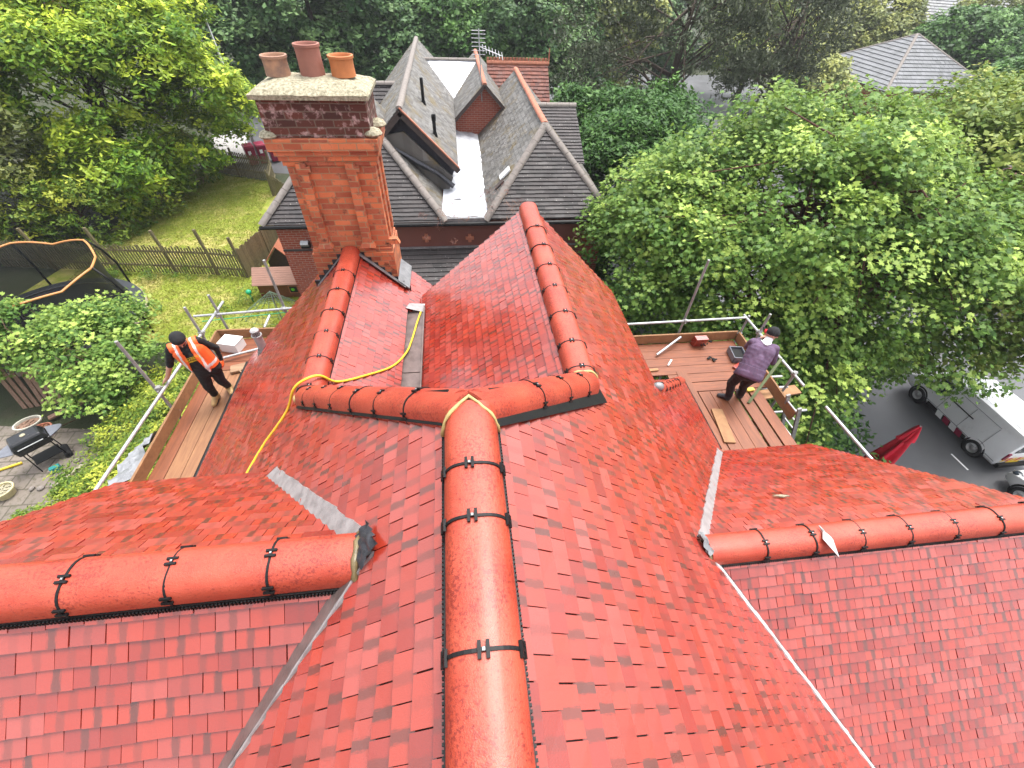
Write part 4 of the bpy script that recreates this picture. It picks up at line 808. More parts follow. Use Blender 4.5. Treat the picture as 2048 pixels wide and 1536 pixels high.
tree('young_maple', 'young maple bush with pale tips in front of the trampoline', (-11.2, 9.9, G0), 1.8,
     [((-10.6, 10.3, -8.3), (1.3, 1.0, .75)), ((-12.2, 10.6, -8.3), (1.2, 1.0, .8)), ((-9.4, 9.4, -8.6), (1.0, 1.0, .7)), ((-9.9, 8.9, -8.9), (.8, .7, .6)), ((-10.0, 11.3, -8.3), (.7, .6, .5)), ((-13.6, 10.4, -8.5), (.9, .8, .6))], 'maple', 420, 34, .34, .085, T_STAR, 44, cat='shrub', r0=.06, bark='twig', ntips=40, inner=.2, yamt=.9, ls=.42)
bl = [((-7.0-.10*i+.25*math.sin(i*2.1), 9.3-.62*i, -8.9), (1.0, .7, .62)) for i in range(8)] + [((-8.6, 7.6, -9.3), (.9, .9, .55)), ((-8.7, 6.2, -9.3), (.8, .9, .5)), ((-8.4, 8.9, -9.2), (.8, .8, .55)), ((-9.3, 4.9, -9.3), (.9, .7, .5)), ((-10.4, 4.4, -9.3), (.9, .6, .5)), ((-6.2, 7.6, -8.5), (.6, 1.2, .5))]
tree('privet_hedge', 'overgrown yellow-tipped hedge between the barbecue and the left scaffold', (-7.4, 6.6, G0), 1.0, bl, 'hedge', 2400, 34, .22, .050, T_OVAL, 45, cat='hedge', r0=.05, ntips=20, inner=.12, yamt=.8, ls=.30)
P, N_, yg, c = crown_pts([((.15, 12.55, -6.0), (1.2, .16, .18)), ((3.9, 12.5, -6.1), (.3, .12, .14))], 70, 22, .18, 61); tag(leaves('withered_creeper', P, N_, .05, T_NEEDLE*np.array([.5, 1, 1]), M['dryred'], None, yg, 62, base=(0, 12.6, -6)), 'withered reddish creeper along the gutter below the silver valley', 'creeper')
# ------------------------------------------------------------ scaffolds
def boards(parent, lst, z, mats, th=.038):
    for k, (x0, y0, x1, y1, wd) in enumerate(lst):
        m = MB(); m.beam((x0, y0, z-th/2+rnd.uniform(-.003, .003)), (x1, y1, z-th/2+rnd.uniform(-.003, .003)), wd, th); m.build('board', M[mats[k % len(mats)]], parent, bevel=.003)
def tubes(parent, lst, mat='galv', r=.024):
    for a, b in lst:
        m = MB(); a = Vector(a); b = Vector(b); m.tube(a, b, r, seg=12); e = (b-a).normalized(); m.tube(a - e*.002, a - e*.003, r*.6, seg=8); m.build('tube', M[mat], parent, auto=40)
def couplers(parent, lst):
    for p in lst:
        m = MB(); p = Vector(p); m.box(p, (.075, .075, .075), rz=.4); m.tube(p + Vector((-.06, 0, .02)), p + Vector((.07, .02, .02)), .012, seg=6); m.tube(p + Vector((0, -.06, -.02)), p + Vector((.02, .07, -.02)), .012, seg=6); m.tube(p+Vector((0,0,-.045)), p+Vector((0,0,.045)), .036, seg=8); m.build('coupler', M['galv_old'], parent)
SL = thing('scaffold', (-4.6, 5, G0), 'scaffold platform along the left eave, under the man in the orange vest', 'scaffold')
zb = -5.83
boards(SL, [(-4.775, 1.9, -4.775, 6.26, .222), (-4.545, 1.9, -4.545, 6.26, .222), (-4.315, 1.9, -4.315, 6.26, .222)], zb, ['board_y', 'board_l', 'board_l'])
boards(SL, [(-4.88, 6.39, -3.3, 6.39, .222), (-4.88, 6.62, -3.3, 6.62, .222), (-4.88, 6.85, -3.3, 6.85, .222), (-4.88, 7.08, -3.3, 7.08, .222)], zb, ['board_x'])
for a, b in (((-4.93, 1.9, -5.72), (-4.93, 7.2, -5.72)), ((-4.95, 7.24, -5.74), (-3.3, 7.24, -5.74))):
    m = MB(); m.beam(a, b, .038, .22); m.build('toe_board', M['toe'], SL, bevel=.003)
tubes(SL, [((-4.99, 5.24, G0), (-4.99, 5.24, -4.2)), ((-4.87, 6.70, G0), (-4.87, 6.70, -4.68)), ((-4.80, 7.36, G0), (-4.80, 7.36, -4.88)), ((-3.57, 7.42, G0), (-3.57, 7.42, -4.22))], 'galv_old')
tubes(SL, [((-4.90, 2.3, -5.10), (-4.85, 7.75, -5.31)), ((-5.25, 7.32, -5.33), (-3.30, 7.36, -5.25)), ((-4.62, 6.52, -5.74), (-3.72, 6.86, -5.74)), ((-4.06, 7.30, -5.66), (-4.02, 7.62, -5.60))])
couplers(SL, [(-4.95, 5.24, -5.20), (-4.86, 6.70, -5.27), (-4.83, 7.34, -5.33), (-3.57, 7.38, -5.28), (-4.98, 5.24, -5.78), (-4.83, 7.33, -5.8)])
SR = thing('scaffold', (5, 5, GR), 'L-shaped scaffold platform of red-brown boards beside the right eave', 'scaffold')
boards(SR, [(2.7, 6.28, 5.72, 6.28, .222), (2.7, 6.05, 5.72, 6.05, .222), (2.7, 5.82, 5.72, 5.82, .222), (2.7, 5.59, 5.72, 5.59, .222), (3.9, 5.36, 5.72, 5.36, .222), (4.1, 5.12, 5.80, 5.12, .222)], zb, ['board_x'])
boards(SR, [(4.20, 2.9, 4.20, 5.55, .20), (4.43, 2.9, 4.43, 4.98, .222), (4.66, 2.9, 4.66, 4.98, .222), (4.89, 2.9, 4.89, 4.98, .222), (5.16, 2.9, 5.16, 4.98, .222), (5.42, 2.9, 5.42, 4.98, .222)], zb+.012, ['board_y'])
boards(SR, [(5.7, 5.02, 6.6, 5.12, .222)], zb-.25, ['toe'])
for a, b in (((2.9, 6.43, -5.72), (5.76, 6.43, -5.72)), ((5.78, 6.4, -5.72), (5.74, 4.2, -5.74))):
    m = MB(); m.beam(a, b, .038, .22); m.build('toe_board', M['toe'], SR, bevel=.003)
tubes(SR, [((4.48, 6.50, GR), (4.48, 6.50, -3.93)), ((5.84, 5.97, GR), (5.84, 5.97, -4.82)), ((5.84, 6.44, GR), (5.84, 6.44, -5.22)), ((5.84, 4.76, GR), (5.84, 4.76, -5.18))], 'galv_old')
tubes(SR, [((3.0, 6.46, -5.32), (5.84, 6.46, -5.28)), ((5.81, 6.55, -5.28), (5.81, 4.45, -5.22)), ((4.45, 6.34, -5.62), (3.85, 6.0, -5.77)), ((4.4, 5.06, -5.93), (6.25, 5.06, -5.93)), ((5.6, 5.35, -5.93), (6.3, 5.35, -5.93)), ((5.55, 4.55, -6.05), (6.4, 4.55, -6.05)), ((5.5, 3.75, -6.3), (6.3, 3.75, -6.3)), ((5.88, 3.95, -5.2), (5.95, 2.5, -5.2))])
couplers(SR, [(4.48, 6.47, -5.31), (5.82, 5.97, -5.27), (5.82, 4.76, -5.23), (5.80, 4.76, -5.85), (5.82, 6.42, -5.7), (5.80, 5.95, -5.8)])
LD = thing('ladder', (6.2, 4.3, GR), 'pale worn ladder with two stiles poking up past the right scaffold edge', 'ladder')
la, lb = Vector((5.66, 4.47, -5.46)), Vector((9.0, 4.5, GR)); sd = Vector((.02, -.32, 0))
for k in (0, 1): m = MB(); m.beam(la+sd*k, lb+sd*k, .035, .07, up=(1, 0, 0)); m.build('stile', M['galv_old'], LD, bevel=.004)
for k in range(32): t = .02+k*.0305; m = MB(); p = la.lerp(lb, t); m.tube(p, p+sd, .016, seg=8); m.build('rung', M['galv'], LD)
# things on the right platform
T = thing('tile_stack', (4.87, 6.2, zb), 'small stack of red ridge tiles leaning on the toe board of the right scaffold', 'tiles')
for k in range(3): m = MB(); m.box((4.87, 6.33-k*.045, zb+.12), (.26, .035, .24), rot=Matrix.Rotation(R(14), 3, 'X')); m.build('tile', M['redtile'], T, bevel=.003)
m = MB(); rr = random.Random(4)
for k in range(9): m.box((4.86+.22*k/9, 6.17, zb+.10+rr.uniform(-.02, .12)), (.02, .02, .03))
m.build('clip_row', M['black'], T)
for k, (x, y) in enumerate(((4.93, 5.86), (5.0, 5.80))): tag(MB().box((x, y, zb+.03), (.09, .04, .025), rz=.5+k).box((x+.03, y, zb+.04), (.02, .07, .02), rz=.5+k).build('ridge_clip_spare', M['black'], base=(x, y, zb)), ['black clip left of the other, on the boards before the tile stack', 'black clip nearest the crate, on the boards before the tile stack'][k], 'clip', 'spare black clips on the boards')
T = thing('tool_crate', (5.52, 5.86, zb), 'grey plastic crate full of black bits by the right scaffold corner', 'crate')
m = MB(); m.box((5.52, 5.86, zb+.015), (.26, .34, .03), rz=-.15)
for dx, dy, sx, sy in ((-.13, 0, .02, .36), (.13, 0, .02, .36), (0, -.17, .28, .02), (0, .17, .28, .02)): m.box(Vector((5.52, 5.86, zb+.08)) + Matrix.Rotation(-.15, 3, 'Z') @ Vector((dx, dy, 0)), (sx, sy, .14), rz=-.15)
m.build('bin', M['bbqshelf'], T, bevel=.005); m = MB(); m.box((5.52, 5.86, zb+.075), (.22, .29, .06), rz=-.15); m.build('contents', M['black'], T)
tag(MB().box((5.42, 5.55, zb+.03), (.22, .15, .045), rz=.5).box((5.42, 5.55, zb+.056), (.20, .13, .006), rz=.5).build('clay_tile', M['redtile'], base=(5.42, 5.55, zb), bevel=.004), 'single red tile lying between the grey crate and the man in purple', 'tile')
tag(MB().box((5.33, 4.93, zb+.04), (.16, .08, .05), rz=.1).build('sponge', plain('yellow_sponge', (.75, .62, .12), .9), base=(5.33, 4.93, zb), bevel=.02), 'yellow sponge on the boards right of the man in purple', 'sponge')
tag(MB().beam((5.14, 4.62, zb+.02), (5.80, 5.15, -5.22), .05, .03).build('green_post', wood('green_wood', (.07, .10, .04), (.14, .17, .07)), base=(5.14, 4.62, zb), bevel=.004), 'thin greenish timber leaning on the outer rail of the right scaffold', 'timber')
tag(MB().beam((4.36, 3.78, zb+.035), (4.46, 4.52, zb+.035), .20, .03).build('board_offcut', M['toe'], base=(4.4, 4.2, zb), bevel=.003), 'short brown board offcut lying across the right scaffold boards near the red eave', 'board')
tag(MB().beam((4.0, 5.72, zb+.02), (4.12, 5.86, zb+.03), .03, .02).build('white_batten', M['white'], base=(4.0, 5.7, zb)), 'short white batten on the boards above the small red hip', 'batten')
tag(MB().beam((2.95, 5.55, zb+.02), (3.75, 5.62, zb+.02), .06, .03).build('brown_batten', M['toe'], base=(3, 5.5, zb)), 'brown batten on the right platform close to the red roof', 'batten')
# things on the left platform
T = thing('white_box', (-4.62, 6.93, zb), 'white cardboard box standing on the left scaffold behind the man', 'box')
m = MB(); m.box((-4.58, 6.9, zb+.10), (.36, .27, .20), rz=-.25); m.build('carton', M['whitebox'], T, bevel=.004); m = MB(); m.box((-4.58, 6.9, zb+.206), (.375, .285, .02), rz=-.25); m.build('lid', M['whitebox'], T, bevel=.004)
tag(MB().beam((-4.42, 6.22, zb+.04), (-4.02, 6.34, zb+.04), .20, .06).beam((-4.40, 6.34, zb+.05), (-4.06, 6.0, zb+.06), .03, .03).build('brown_sack', wood('sacking', (.20, .11, .06), (.38, .24, .14)), base=(-4.3, 6.2, zb), bevel=.015), 'brown folded sack by the gloved hand of the man in the vest', 'sack')
tag(MB().beam((-4.45, 6.27, zb+.012), (-3.75, 6.27, zb+.012), .04, .02).build('board_gap_shading', M['black'], base=(-4.2, 6.27, zb)), 'black strap painted in the gap between the left scaffold boards', 'shading')  # black strip painting the shade in the gap where the board runs meet
def drape(name, pts4, nx, ny, amp, mat, seed, label, cat, base):
    a, b, c, d = [Vector(p) for p in pts4]; rr_ = random.Random(seed); vs = []; nn = (b-a).cross(d-a).normalized()
    for i in range(nx+1):
        for j in range(ny+1): vs.append(a.lerp(b, i/nx).lerp(d.lerp(c, i/nx), j/ny) + nn*rr_.uniform(-amp, amp) + Vector((0, 0, rr_.uniform(-amp, amp)*.5)))
    m_ = MB(); m_.add(vs, [[i*(ny+1)+j, (i+1)*(ny+1)+j, (i+1)*(ny+1)+j+1, i*(ny+1)+j+1] for i in range(nx) for j in range(ny)]); o_ = m_.build(name, M[mat], base=base, smooth=True); tag(o_, label, cat); return o_
drape('plastic_sheet', [(-4.96, 3.3, -5.60), (-4.96, 4.72, -5.60), (-5.42, 4.58, -5.90), (-5.62, 3.4, -6.0)], 16, 9, .05, 'polythene', 5, 'crumpled translucent plastic sheet hanging outside the left toe board', 'plastic sheet', (-5.1, 3.9, -5.7))
# hose
hp = [(-.655, 5.36, -3.985), (-.70, 5.1, -3.985), (-.76, 4.7, -3.985), (-.82, 4.42, -3.965), (-.95, 4.03, -3.83), (-1.18, 3.66, -3.60), (-1.40, 3.36, -3.38), (-1.50, 3.25, -3.17), (-1.60, 3.17, -3.12), (-1.74, 3.12, -3.20), (-1.86, 3.06, -3.43), (-2.0, 2.97, -3.59), (-2.15, 2.88, -3.74), (-2.29, 2.70, -3.88), (-2.42, 2.42, -4.0), (-2.6, 2.0, -4.2)]
def smooth_path(pts, n=6):
    P_ = [Vector(p) for p in pts]; out = []
    for i in range(len(P_)-1):
        a, b, c, d = P_[max(i-1, 0)], P_[i], P_[i+1], P_[min(i+2, len(P_)-1)]
        for k in range(n): t = k/n; out.append(.5*((2*b)+(c-a)*t+(2*a-5*b+4*c-d)*t*t+(3*b-a-3*c+d)*t**3))
    return out + [P_[-1]]
tag(MB().path(smooth_path(hp), .0135, 10).build('garden_hose', M['yellowhose'], smooth=True, base=(-.6, 5.4, -4)), 'yellow hose lying across the red roof from the central gutter down the left slope', 'hose')
# trowel on the right ridge, chips on the slope
T = thing('trowel', (2.96, 1.28, -3.49), 'pointed steel trowel lying on the right ridge tiles', 'trowel'); rot = Matrix.Rotation(R(18), 3, 'Y') @ Matrix.Rotation(R(8), 3, 'X')
c = Vector((2.99, 1.24, -3.475)); m = MB(); m.slab([c + rot @ Vector(p) for p in ((.04, -.17, 0), (.075, -.01, 0), (.0, .06, 0), (-.055, -.02, 0))], (0, 0, .004)); m.build('blade', plain('bare_steel', (.62, .62, .60), .3, .5), T)
m = MB(); m.tube(c + rot @ Vector((.0, .045, .003)), c + rot @ Vector((-.008, .10, -.008)), .012, .006, 8); m.build('handle', M['galv_old'], T)
m = MB(); c = Vector((3.34, 1.95, -4.14)); m.slab([c + Vector(p) for p in ((-.09, .02, .0), (.0, -.02, .025), (.10, .0, .0), (.02, .03, -.02))], (0, .006, .012)); tag(m.build('tile_chip', M['cap'], base=c), 'pale broken chip lying on the right-hand red slope above the ridge', 'chip')
# ------------------------------------------------------------ people
def capsule(mb_, a, b, ra, rb, seg=12):
    a = Vector(a); b = Vector(b); d = b-a; L = d.length
    if L < 1e-5: mb_.ell(a, (ra, ra, ra)); return
    d.normalize(); n_ = 4; pts = []; rs = []
    for k in range(n_): t = math.pi/2*k/n_; pts.append(a - d*ra*math.cos(t)); rs.append(max(ra*math.sin(t), .002))
    pts.append(a); rs.append(ra); pts.append(b); rs.append(rb)
    for k in range(1, n_+1): t = math.pi/2*k/n_; pts.append(b + d*rb*math.sin(t)); rs.append(max(rb*math.cos(t), .002))
    mb_.path(pts, ra, seg, rs)
def person(base, label, J, style):
    bk = style.get('bulk', 1.12)
    T = thing('person', base, label, 'person'); V = {k: Vector(v) for k, v in J.items()}
    shc = (V['shL']+V['shR'])/2; hpc = (V['hipL']+V['hipR'])/2; lat = (V['shL']-V['shR']).normalized(); upv = (shc-hpc).normalized(); fwd = V['fwd'].normalized(); fwd = (fwd-lat*fwd.dot(lat)); fwd = (fwd-upv*fwd.dot(upv)).normalized()
    B = []      # a, b, ra, rb, zone
    W2 = (V['shL']-V['shR']).length/2
    def add(a, b, ra, rb, z):
        q_ = bk if z in ('torso', 'leg', 'uarmL', 'uarmR') else (1.15 if z == 'boot' else 1.0)
        B.append((Vector(a), Vector(b), ra*q_, rb*q_, z))
    for sg in (-1, 1): 
        add(hpc+lat*sg*.075, shc+lat*sg*.085-upv*.10, .105, .115, 'torso'); add(shc+lat*sg*.03-upv*.03, shc+lat*sg*(W2-.02), .075, .062, 'torso')
    add(hpc-upv*.02, hpc+upv*.25, .12, .125, 'torso'); add(hpc+fwd*.03+upv*.1, shc-upv*.2+fwd*.03, .115, .115, 'torso')
    add(hpc+lat*.07-upv*.03, hpc-lat*.07-upv*.03, .115, .115, 'leg')
    for s in 'LR':
        add(V['hip'+s], V['knee'+s], .095, .068, 'leg'); add(V['knee'+s], V['ank'+s], .066, .052, 'leg')
        add(V['ank'+s]+Vector((0, 0, -.04)), V['toe'+s], .050, .036, 'boot'); add(V['ank'+s], V['ank'+s]+Vector((0, 0, -.06)), .055, .055, 'boot')
        add(V['sh'+s], V['elb'+s], .058, .046, 'uarm'+s); add(V['elb'+s], V['wr'+s], .043, .030, 'farm'+s)
        hd = (V['hand'+s]-V['wr'+s]).normalized(); side = hd.cross(V['palm'+s]).normalized(); pn = V['palm'+s].normalized()
        add(V['wr'+s]+hd*.02, V['hand'+s]+side*.014, .026, .022, 'hand'+s); add(V['wr'+s]+hd*.02, V['hand'+s]-side*.016, .026, .022, 'hand'+s)
        for k, (o_, l_) in enumerate(((-.034, .062), (-.012, .075), (.011, .070), (.032, .055))):
            r0 = V['hand'+s]+side*o_+hd*.005; m1 = r0+hd*l_*.5+pn*l_*.22; m2 = m1+hd*l_*.15+pn*l_*.5
            add(r0, m1, .0125, .011, 'hand'+s); add(m1, m2, .011, .0095, 'hand'+s)
        t0 = V['wr'+s]+hd*.03-side*.03; t1 = t0-side*.03+hd*.03+pn*.02; add(t0, t1, .014, .012, 'hand'+s); add(t1, t1+hd*.03+pn*.015, .012, .010, 'hand'+s)
    hd_ = V['head']; face = V['face'].normalized(); hup = V['hup'].normalized(); hup = (hup-face*hup.dot(face)).normalized(); hs_ = face.cross(hup)
    add(shc+upv*.02, hd_-hup*.06, .058, .052, 'neck')
    add(hd_+face*.005+hup*.02, hd_+face*.012-hup*.055, .088, .066, 'head'); add(hd_+hup*.03-face*.02, hd_+hup*.03+face*.01, .094, .090, 'head')
    add(hd_+face*.088-hup*.02, hd_+face*.106-hup*.034, .010, .014, 'head'); add(hd_+face*.06-hup*.085, hd_+face*.068-hup*.088, .03, .026, 'head')
    for sg in (-1, 1): add(hd_+hs_*sg*.082-hup*.01, hd_+hs_*sg*.090-hup*.03, .014, .012, 'head')
    mb_ = MB()
    for a, b, ra, rb, z in B: capsule(mb_, a, b, ra, rb)
    me = mb_.mesh('tmp'); ob = bpy.data.objects.new('tmp', me); COL.objects.link(ob)
    md = ob.modifiers.new('r', 'REMESH'); md.mode = 'VOXEL'; md.voxel_size = .0085; md.use_smooth_shade = True
    ms = ob.modifiers.new('s', 'SMOOTH'); ms.iterations = 3; ms.factor = .5
    bpy.context.view_layer.update(); dg = bpy.context.evaluated_depsgraph_get(); me2 = bpy.data.meshes.new_from_object(ob.evaluated_get(dg)); bpy.data.objects.remove(ob)
    n = len(me2.vertices); co = np.empty(n*3); me2.vertices.foreach_get('co', co); co = co.reshape(-1, 3); nrv = np.empty(n*3); me2.vertices.foreach_get('normal', nrv); nrv = nrv.reshape(-1, 3)
    Dm = []
    for a, b, ra, rb, z in B:
        a = np.array(a); b = np.array(b); ab = b-a; t = np.clip(((co-a)@ab)/max(ab@ab, 1e-9), 0, 1); Dm.append(np.linalg.norm(co-(a+t[:, None]*ab), axis=1)-(ra+(rb-ra)*t))
    near = np.argmin(np.array(Dm), 0); zone = [b[4] for b in B]; mats = style['mats']; keys = list(mats); zmap = style['zones']
    vz = np.array([zone[i] for i in range(len(B))])[near]
    # cloth folds
    nz = np.sin(co[:, 2]*60+co[:, 0]*45+np.sin(co[:, 1]*30)*2)*.002+np.sin(co[:, 0]*55-co[:, 1]*48+np.sin(co[:, 2]*22)*2)*.002; soft = np.isin(vz, ['torso', 'leg', 'uarmL', 'uarmR', 'farmL', 'farmR']) ; co2 = co + nrv*(nz*soft)[:, None]*style.get('fold', 1)
    me2.vertices.foreach_set('co', co2.ravel())
    fidx = [list(p.vertices) for p in me2.polygons]; mi = []
    for p in fidx:
        z = vz[p[0]]; c = co[p].mean(0); mi.append(keys.index(zmap(z, Vector(c), V, lat, upv, fwd)))
    me2.polygons.foreach_set('use_smooth', [True]*len(mi)); me2.name = 'body'; me2.materials.clear()
    body = link('body', me2, [M[mats[k]] for k in keys], T); me2.polygons.foreach_set('material_index', mi); me2.update()
    def shell(name, keepf, off, matlist, matf, lab=None):
        vmap = {}; vs = []; fs = []; ms_ = []
        for p in fidx:
            c = Vector(co[p].mean(0))
            if not keepf(vz[p[0]], c): continue
            f_ = []
            for i in p:
                if i not in vmap: vmap[i] = len(vs); vs.append(tuple(co[i]+nrv[i]*off))
                f_.append(vmap[i])
            fs.append(f_); ms_.append(matf(c))
        m_ = bpy.data.meshes.new(name); m_.from_pydata(vs, [], fs); m_.polygons.foreach_set('material_index', ms_); m_.polygons.foreach_set('use_smooth', [True]*len(fs)); m_.update()
        o_ = link(name, m_, matlist, T); so_ = o_.modifiers.new('t', 'SOLIDIFY'); so_.thickness = .006
        if lab: o_['label'] = lab
        return o_
    return T, V, lat, upv, fwd, shc, hpc, shell, hd_, face, hup, hs_
J = dict(hipL=(-4.13, 5.50, -4.98), hipR=(-4.28, 5.42, -4.98), kneeL=(-4.17, 5.52, -5.36), kneeR=(-4.34, 5.41, -5.37), ankL=(-4.28, 5.74, -5.71), ankR=(-4.43, 5.54, -5.71),
         toeL=(-4.19, 5.60, -5.79), toeR=(-4.42, 5.37, -5.79), shL=(-4.13, 5.52, -4.48), shR=(-4.45, 5.35, -4.48), elbL=(-4.03, 5.66, -4.76), elbR=(-4.62, 5.35, -4.80),
         wrL=(-4.03, 5.62, -4.98), wrR=(-4.79, 5.34, -5.07), handL=(-4.03, 5.58, -5.06), handR=(-4.868, 5.345, -5.135), palmL=(-1, -.3, -.2), palmR=(-.5, .1, -1), fwd=(.47, -.88, 0),
         head=(-4.21, 5.30, -4.27), face=(.42, -.72, -.55), hup=(.1, -.2, 1))
def zA(z, c, V, lat, upv, fwd):
    if z == 'leg': return 'cloth'
    if z == 'boot': return 'boot'
    if z in ('head', 'neck'): return 'skin'
    if z == 'handL': return 'glove'
    if z == 'handR' or z == 'farmR': return 'skin'
    return 'cloth'
T, V, lat, upv, fwd, shc, hpc, shell, hd_, face, hup, hs_ = person((-4.3, 5.5, zb), 'man in orange hi-vis vest and black clothes holding the rail of the left scaffold', J, dict(mats=dict(skin='skin', cloth='blackcloth', boot='tan', glove='orange'), zones=zA))
def keep_vest(z, c):
    q = c-shc; l = q.dot(lat); f = q.dot(fwd); h = (c-hpc).dot(upv)
    if z != 'torso' or h < -.02: return False
    return not (f > 0 and abs(l) < .055+.05*max(0, (.30-h)/.3)) and not (h > .43 and abs(l) < .06)
def mat_vest(c):
    q = c-shc; l = abs(q.dot(lat)); h = (c-hpc).dot(upv); return 1 if (.098 < l < .128) or (.06 < h < .11) else 0
shell('vest', keep_vest, .016, [M['orange'], M['reflect']], mat_vest, 'orange vest with pale reflective tape')
shell('beanie', lambda z, c: z == 'head' and (c-hd_).dot(hup) + .35*(c-hd_).dot(-face) > .02, .010, [M['blackcloth']], lambda c: 0)
shell('beard', lambda z, c: z == 'head' and (c-hd_).dot(hup) < -.045 and (c-hd_).dot(face) > .02, .004, [M['darkboot']], lambda c: 0)
for s in 'LR':
    mb = MB(); f_ = (V['toe'+s]-V['ank'+s]); f_.z = 0; f_.normalize(); mid = V['ank'+s]+f_*.055; mb.beam((mid-f_*.11)+Vector((0, 0, -.105)), (mid+f_*.12)+Vector((0, 0, -.105)), .085, .022); mb.build('sole', M['darkboot'], T, bevel=.008)
    mb = MB()
    for k in range(3): p = V['ank'+s]+f_*(.04+.022*k)+Vector((0, 0, .0-.016*k)); side = f_.cross(Vector((0, 0, 1))); mb.tube(p-side*.03, p+side*.03, .004, seg=5)
    mb.build('laces', M['black'], T)
def text_obj(s, size, M4, mat, parent, name='lettering', ext=.0008):
    cu = bpy.data.curves.new(name, 'FONT'); cu.body = s; cu.size = size; cu.align_x = 'CENTER'; cu.align_y = 'CENTER'; cu.extrude = ext; cu.offset = size*.012
    o_ = bpy.data.objects.new(name, cu); COL.objects.link(o_); bpy.context.view_layer.update(); dg = bpy.context.evaluated_depsgraph_get(); m_ = bpy.data.meshes.new_from_object(o_.evaluated_get(dg)); bpy.data.objects.remove(o_)
    m_.transform(M4); m_.name = name; m_.materials.clear(); return link(name, m_, mat, parent)
cc = hpc + upv*.325 + fwd*.163; Mx = Matrix((lat, upv, fwd)).transposed().to_4x4(); Mx.translation = cc
text_obj('GARBOLI', .052, Mx, M['yellowprint'], T)
mb = MB()
for dz in (.036, -.052): mb.box(cc+upv*dz+fwd*(0.004 if dz > 0 else -.004), (.19, .003, .003), rot=Matrix((lat, upv, fwd)).transposed())
for k in range(11): mb.box(cc-upv*.037-fwd*.002+lat*(-.075+.015*k), (.010, .012, .002), rot=Matrix((lat, upv, fwd)).transposed())
mb.build('shirt_print', M['yellowprint'], T)
J = dict(hipR=(4.89, 4.60, -5.0), hipL=(4.72, 4.68, -5.0), kneeR=(4.94, 4.74, -5.40), kneeL=(4.71, 4.78, -5.40), ankR=(5.03, 4.78, -5.71), ankL=(4.78, 4.76, -5.71),
         toeR=(5.08, 4.92, -5.79), toeL=(4.66, 4.84, -5.79), shL=(4.84, 4.97, -4.60), shR=(5.16, 4.80, -4.62), elbL=(4.93, 5.12, -4.84), elbR=(5.24, 4.76, -4.90),
         wrL=(5.16, 5.20, -4.74), wrR=(5.30, 4.96, -5.0), handL=(5.24, 5.22, -4.70), handR=(5.32, 5.03, -5.03), palmL=(.6, -.6, -.3), palmR=(-.5, .4, .3), fwd=(.35, .85, -.3),
         head=(5.135, 4.99, -4.46), face=(.55, .66, -.5), hup=(.25, .35, 1))
def zB(z, c, V, lat, upv, fwd):
    if z == 'leg' and (c-(V['hipL']+V['hipR'])/2).dot(upv) > -.05: return 'fleece'
    if z == 'leg': return 'trouser'
    if z == 'boot': return 'boot'
    if z in ('head', 'neck') or z.startswith('hand'): return 'skin'
    return 'fleece'
T, V, lat, upv, fwd, shc, hpc, shell, hd_, face, hup, hs_ = person((4.9, 4.8, zb), 'man in purple fleece and dark trousers bending over the right scaffold rail', J, dict(mats=dict(skin='skin', trouser='darktrouser', boot='darkboot', fleece='purple'), zones=zB, fold=.8, bulk=1.2))
shell('beanie', lambda z, c: z == 'head' and (c-hd_).dot(hup) + .25*(c-hd_).dot(-face) > .005, .011, [M['blackcloth']], lambda c: 0)
shell('collar', lambda z, c: z == 'neck' or (z == 'torso' and (c-shc-upv*.05).length < .09), .012, [M['white']], lambda c: 0, 'white collar')
shell('fleece_hem', lambda z, c: z in ('torso', 'leg') and -.10 < (c-hpc).dot(upv) < .10, .018, [M['purple']], lambda c: 0)
DR = thing('cordless_drill', (5.28, 5.24, -4.66), 'red and black cordless drill held by the man in the purple fleece', 'drill')
q = Vector((5.27, 5.23, -4.68)); mb = MB(); mb.ell(q+Vector((0, .01, .05)), (.045, .07, .045)); mb.box(q+Vector((0, 0, -.03)), (.035, .05, .11)); mb.build('motor_housing', M['red'], DR, bevel=.01); mb = MB(); mb.tube(q+Vector((.0, .07, .05)), q+Vector((.01, .15, .04)), .024, .012, 10); mb.box(q+Vector((0, 0, -.09)), (.06, .09, .035)); mb.build('chuck', M['black'], DR)
# ------------------------------------------------------------ left garden
def picket(label, pts, h, zg, posts, ph, group='wooden picket fences round the lawn', gapw=.115, pw=.062, th=.018, lean=0.0):
    T = thing('picket_fence', (pts[0][0], pts[0][1], zg), label, 'fence', group); m = MB(); r_ = random.Random(len(pts)+int(h*100)); ml = MB()
    for a, b in zip(pts[:-1], pts[1:]):
        a = Vector((a[0], a[1], zg)); b = Vector((b[0], b[1], zg)); L = (b-a).length; d = (b-a)/L; ang = math.atan2(d.y, d.x); k = 0.03
        while k < L:
            hh = h*r_.uniform(.95, 1.03); p = a+d*k; t = r_.uniform(-.03, .03)
            m.box(p + Vector((0, 0, hh/2+.03)), (pw, th, hh), rot=Matrix.Rotation(ang, 3, 'Z') @ Matrix.Rotation(t, 3, 'Y')); k += gapw
        n_ = Vector((-d.y, d.x, 0))
        for z in (.3, .82): ml.beam(a+n_*.03+Vector((0, 0, h*z)), b+n_*.03+Vector((0, 0, h*z)), .035, .08)
    m.build('pickets', M['fence'], T); ml.build('rail', M['fence'], T)
    for x, y in posts:
        p = MB(); p.beam((x, y, zg), (x+lean+r_.uniform(-.04, .04), y, zg+ph*r_.uniform(.92, 1.05)), .09, .09, up=(0, 1, 0)); p.build('post', M['fence'], T, bevel=.006)
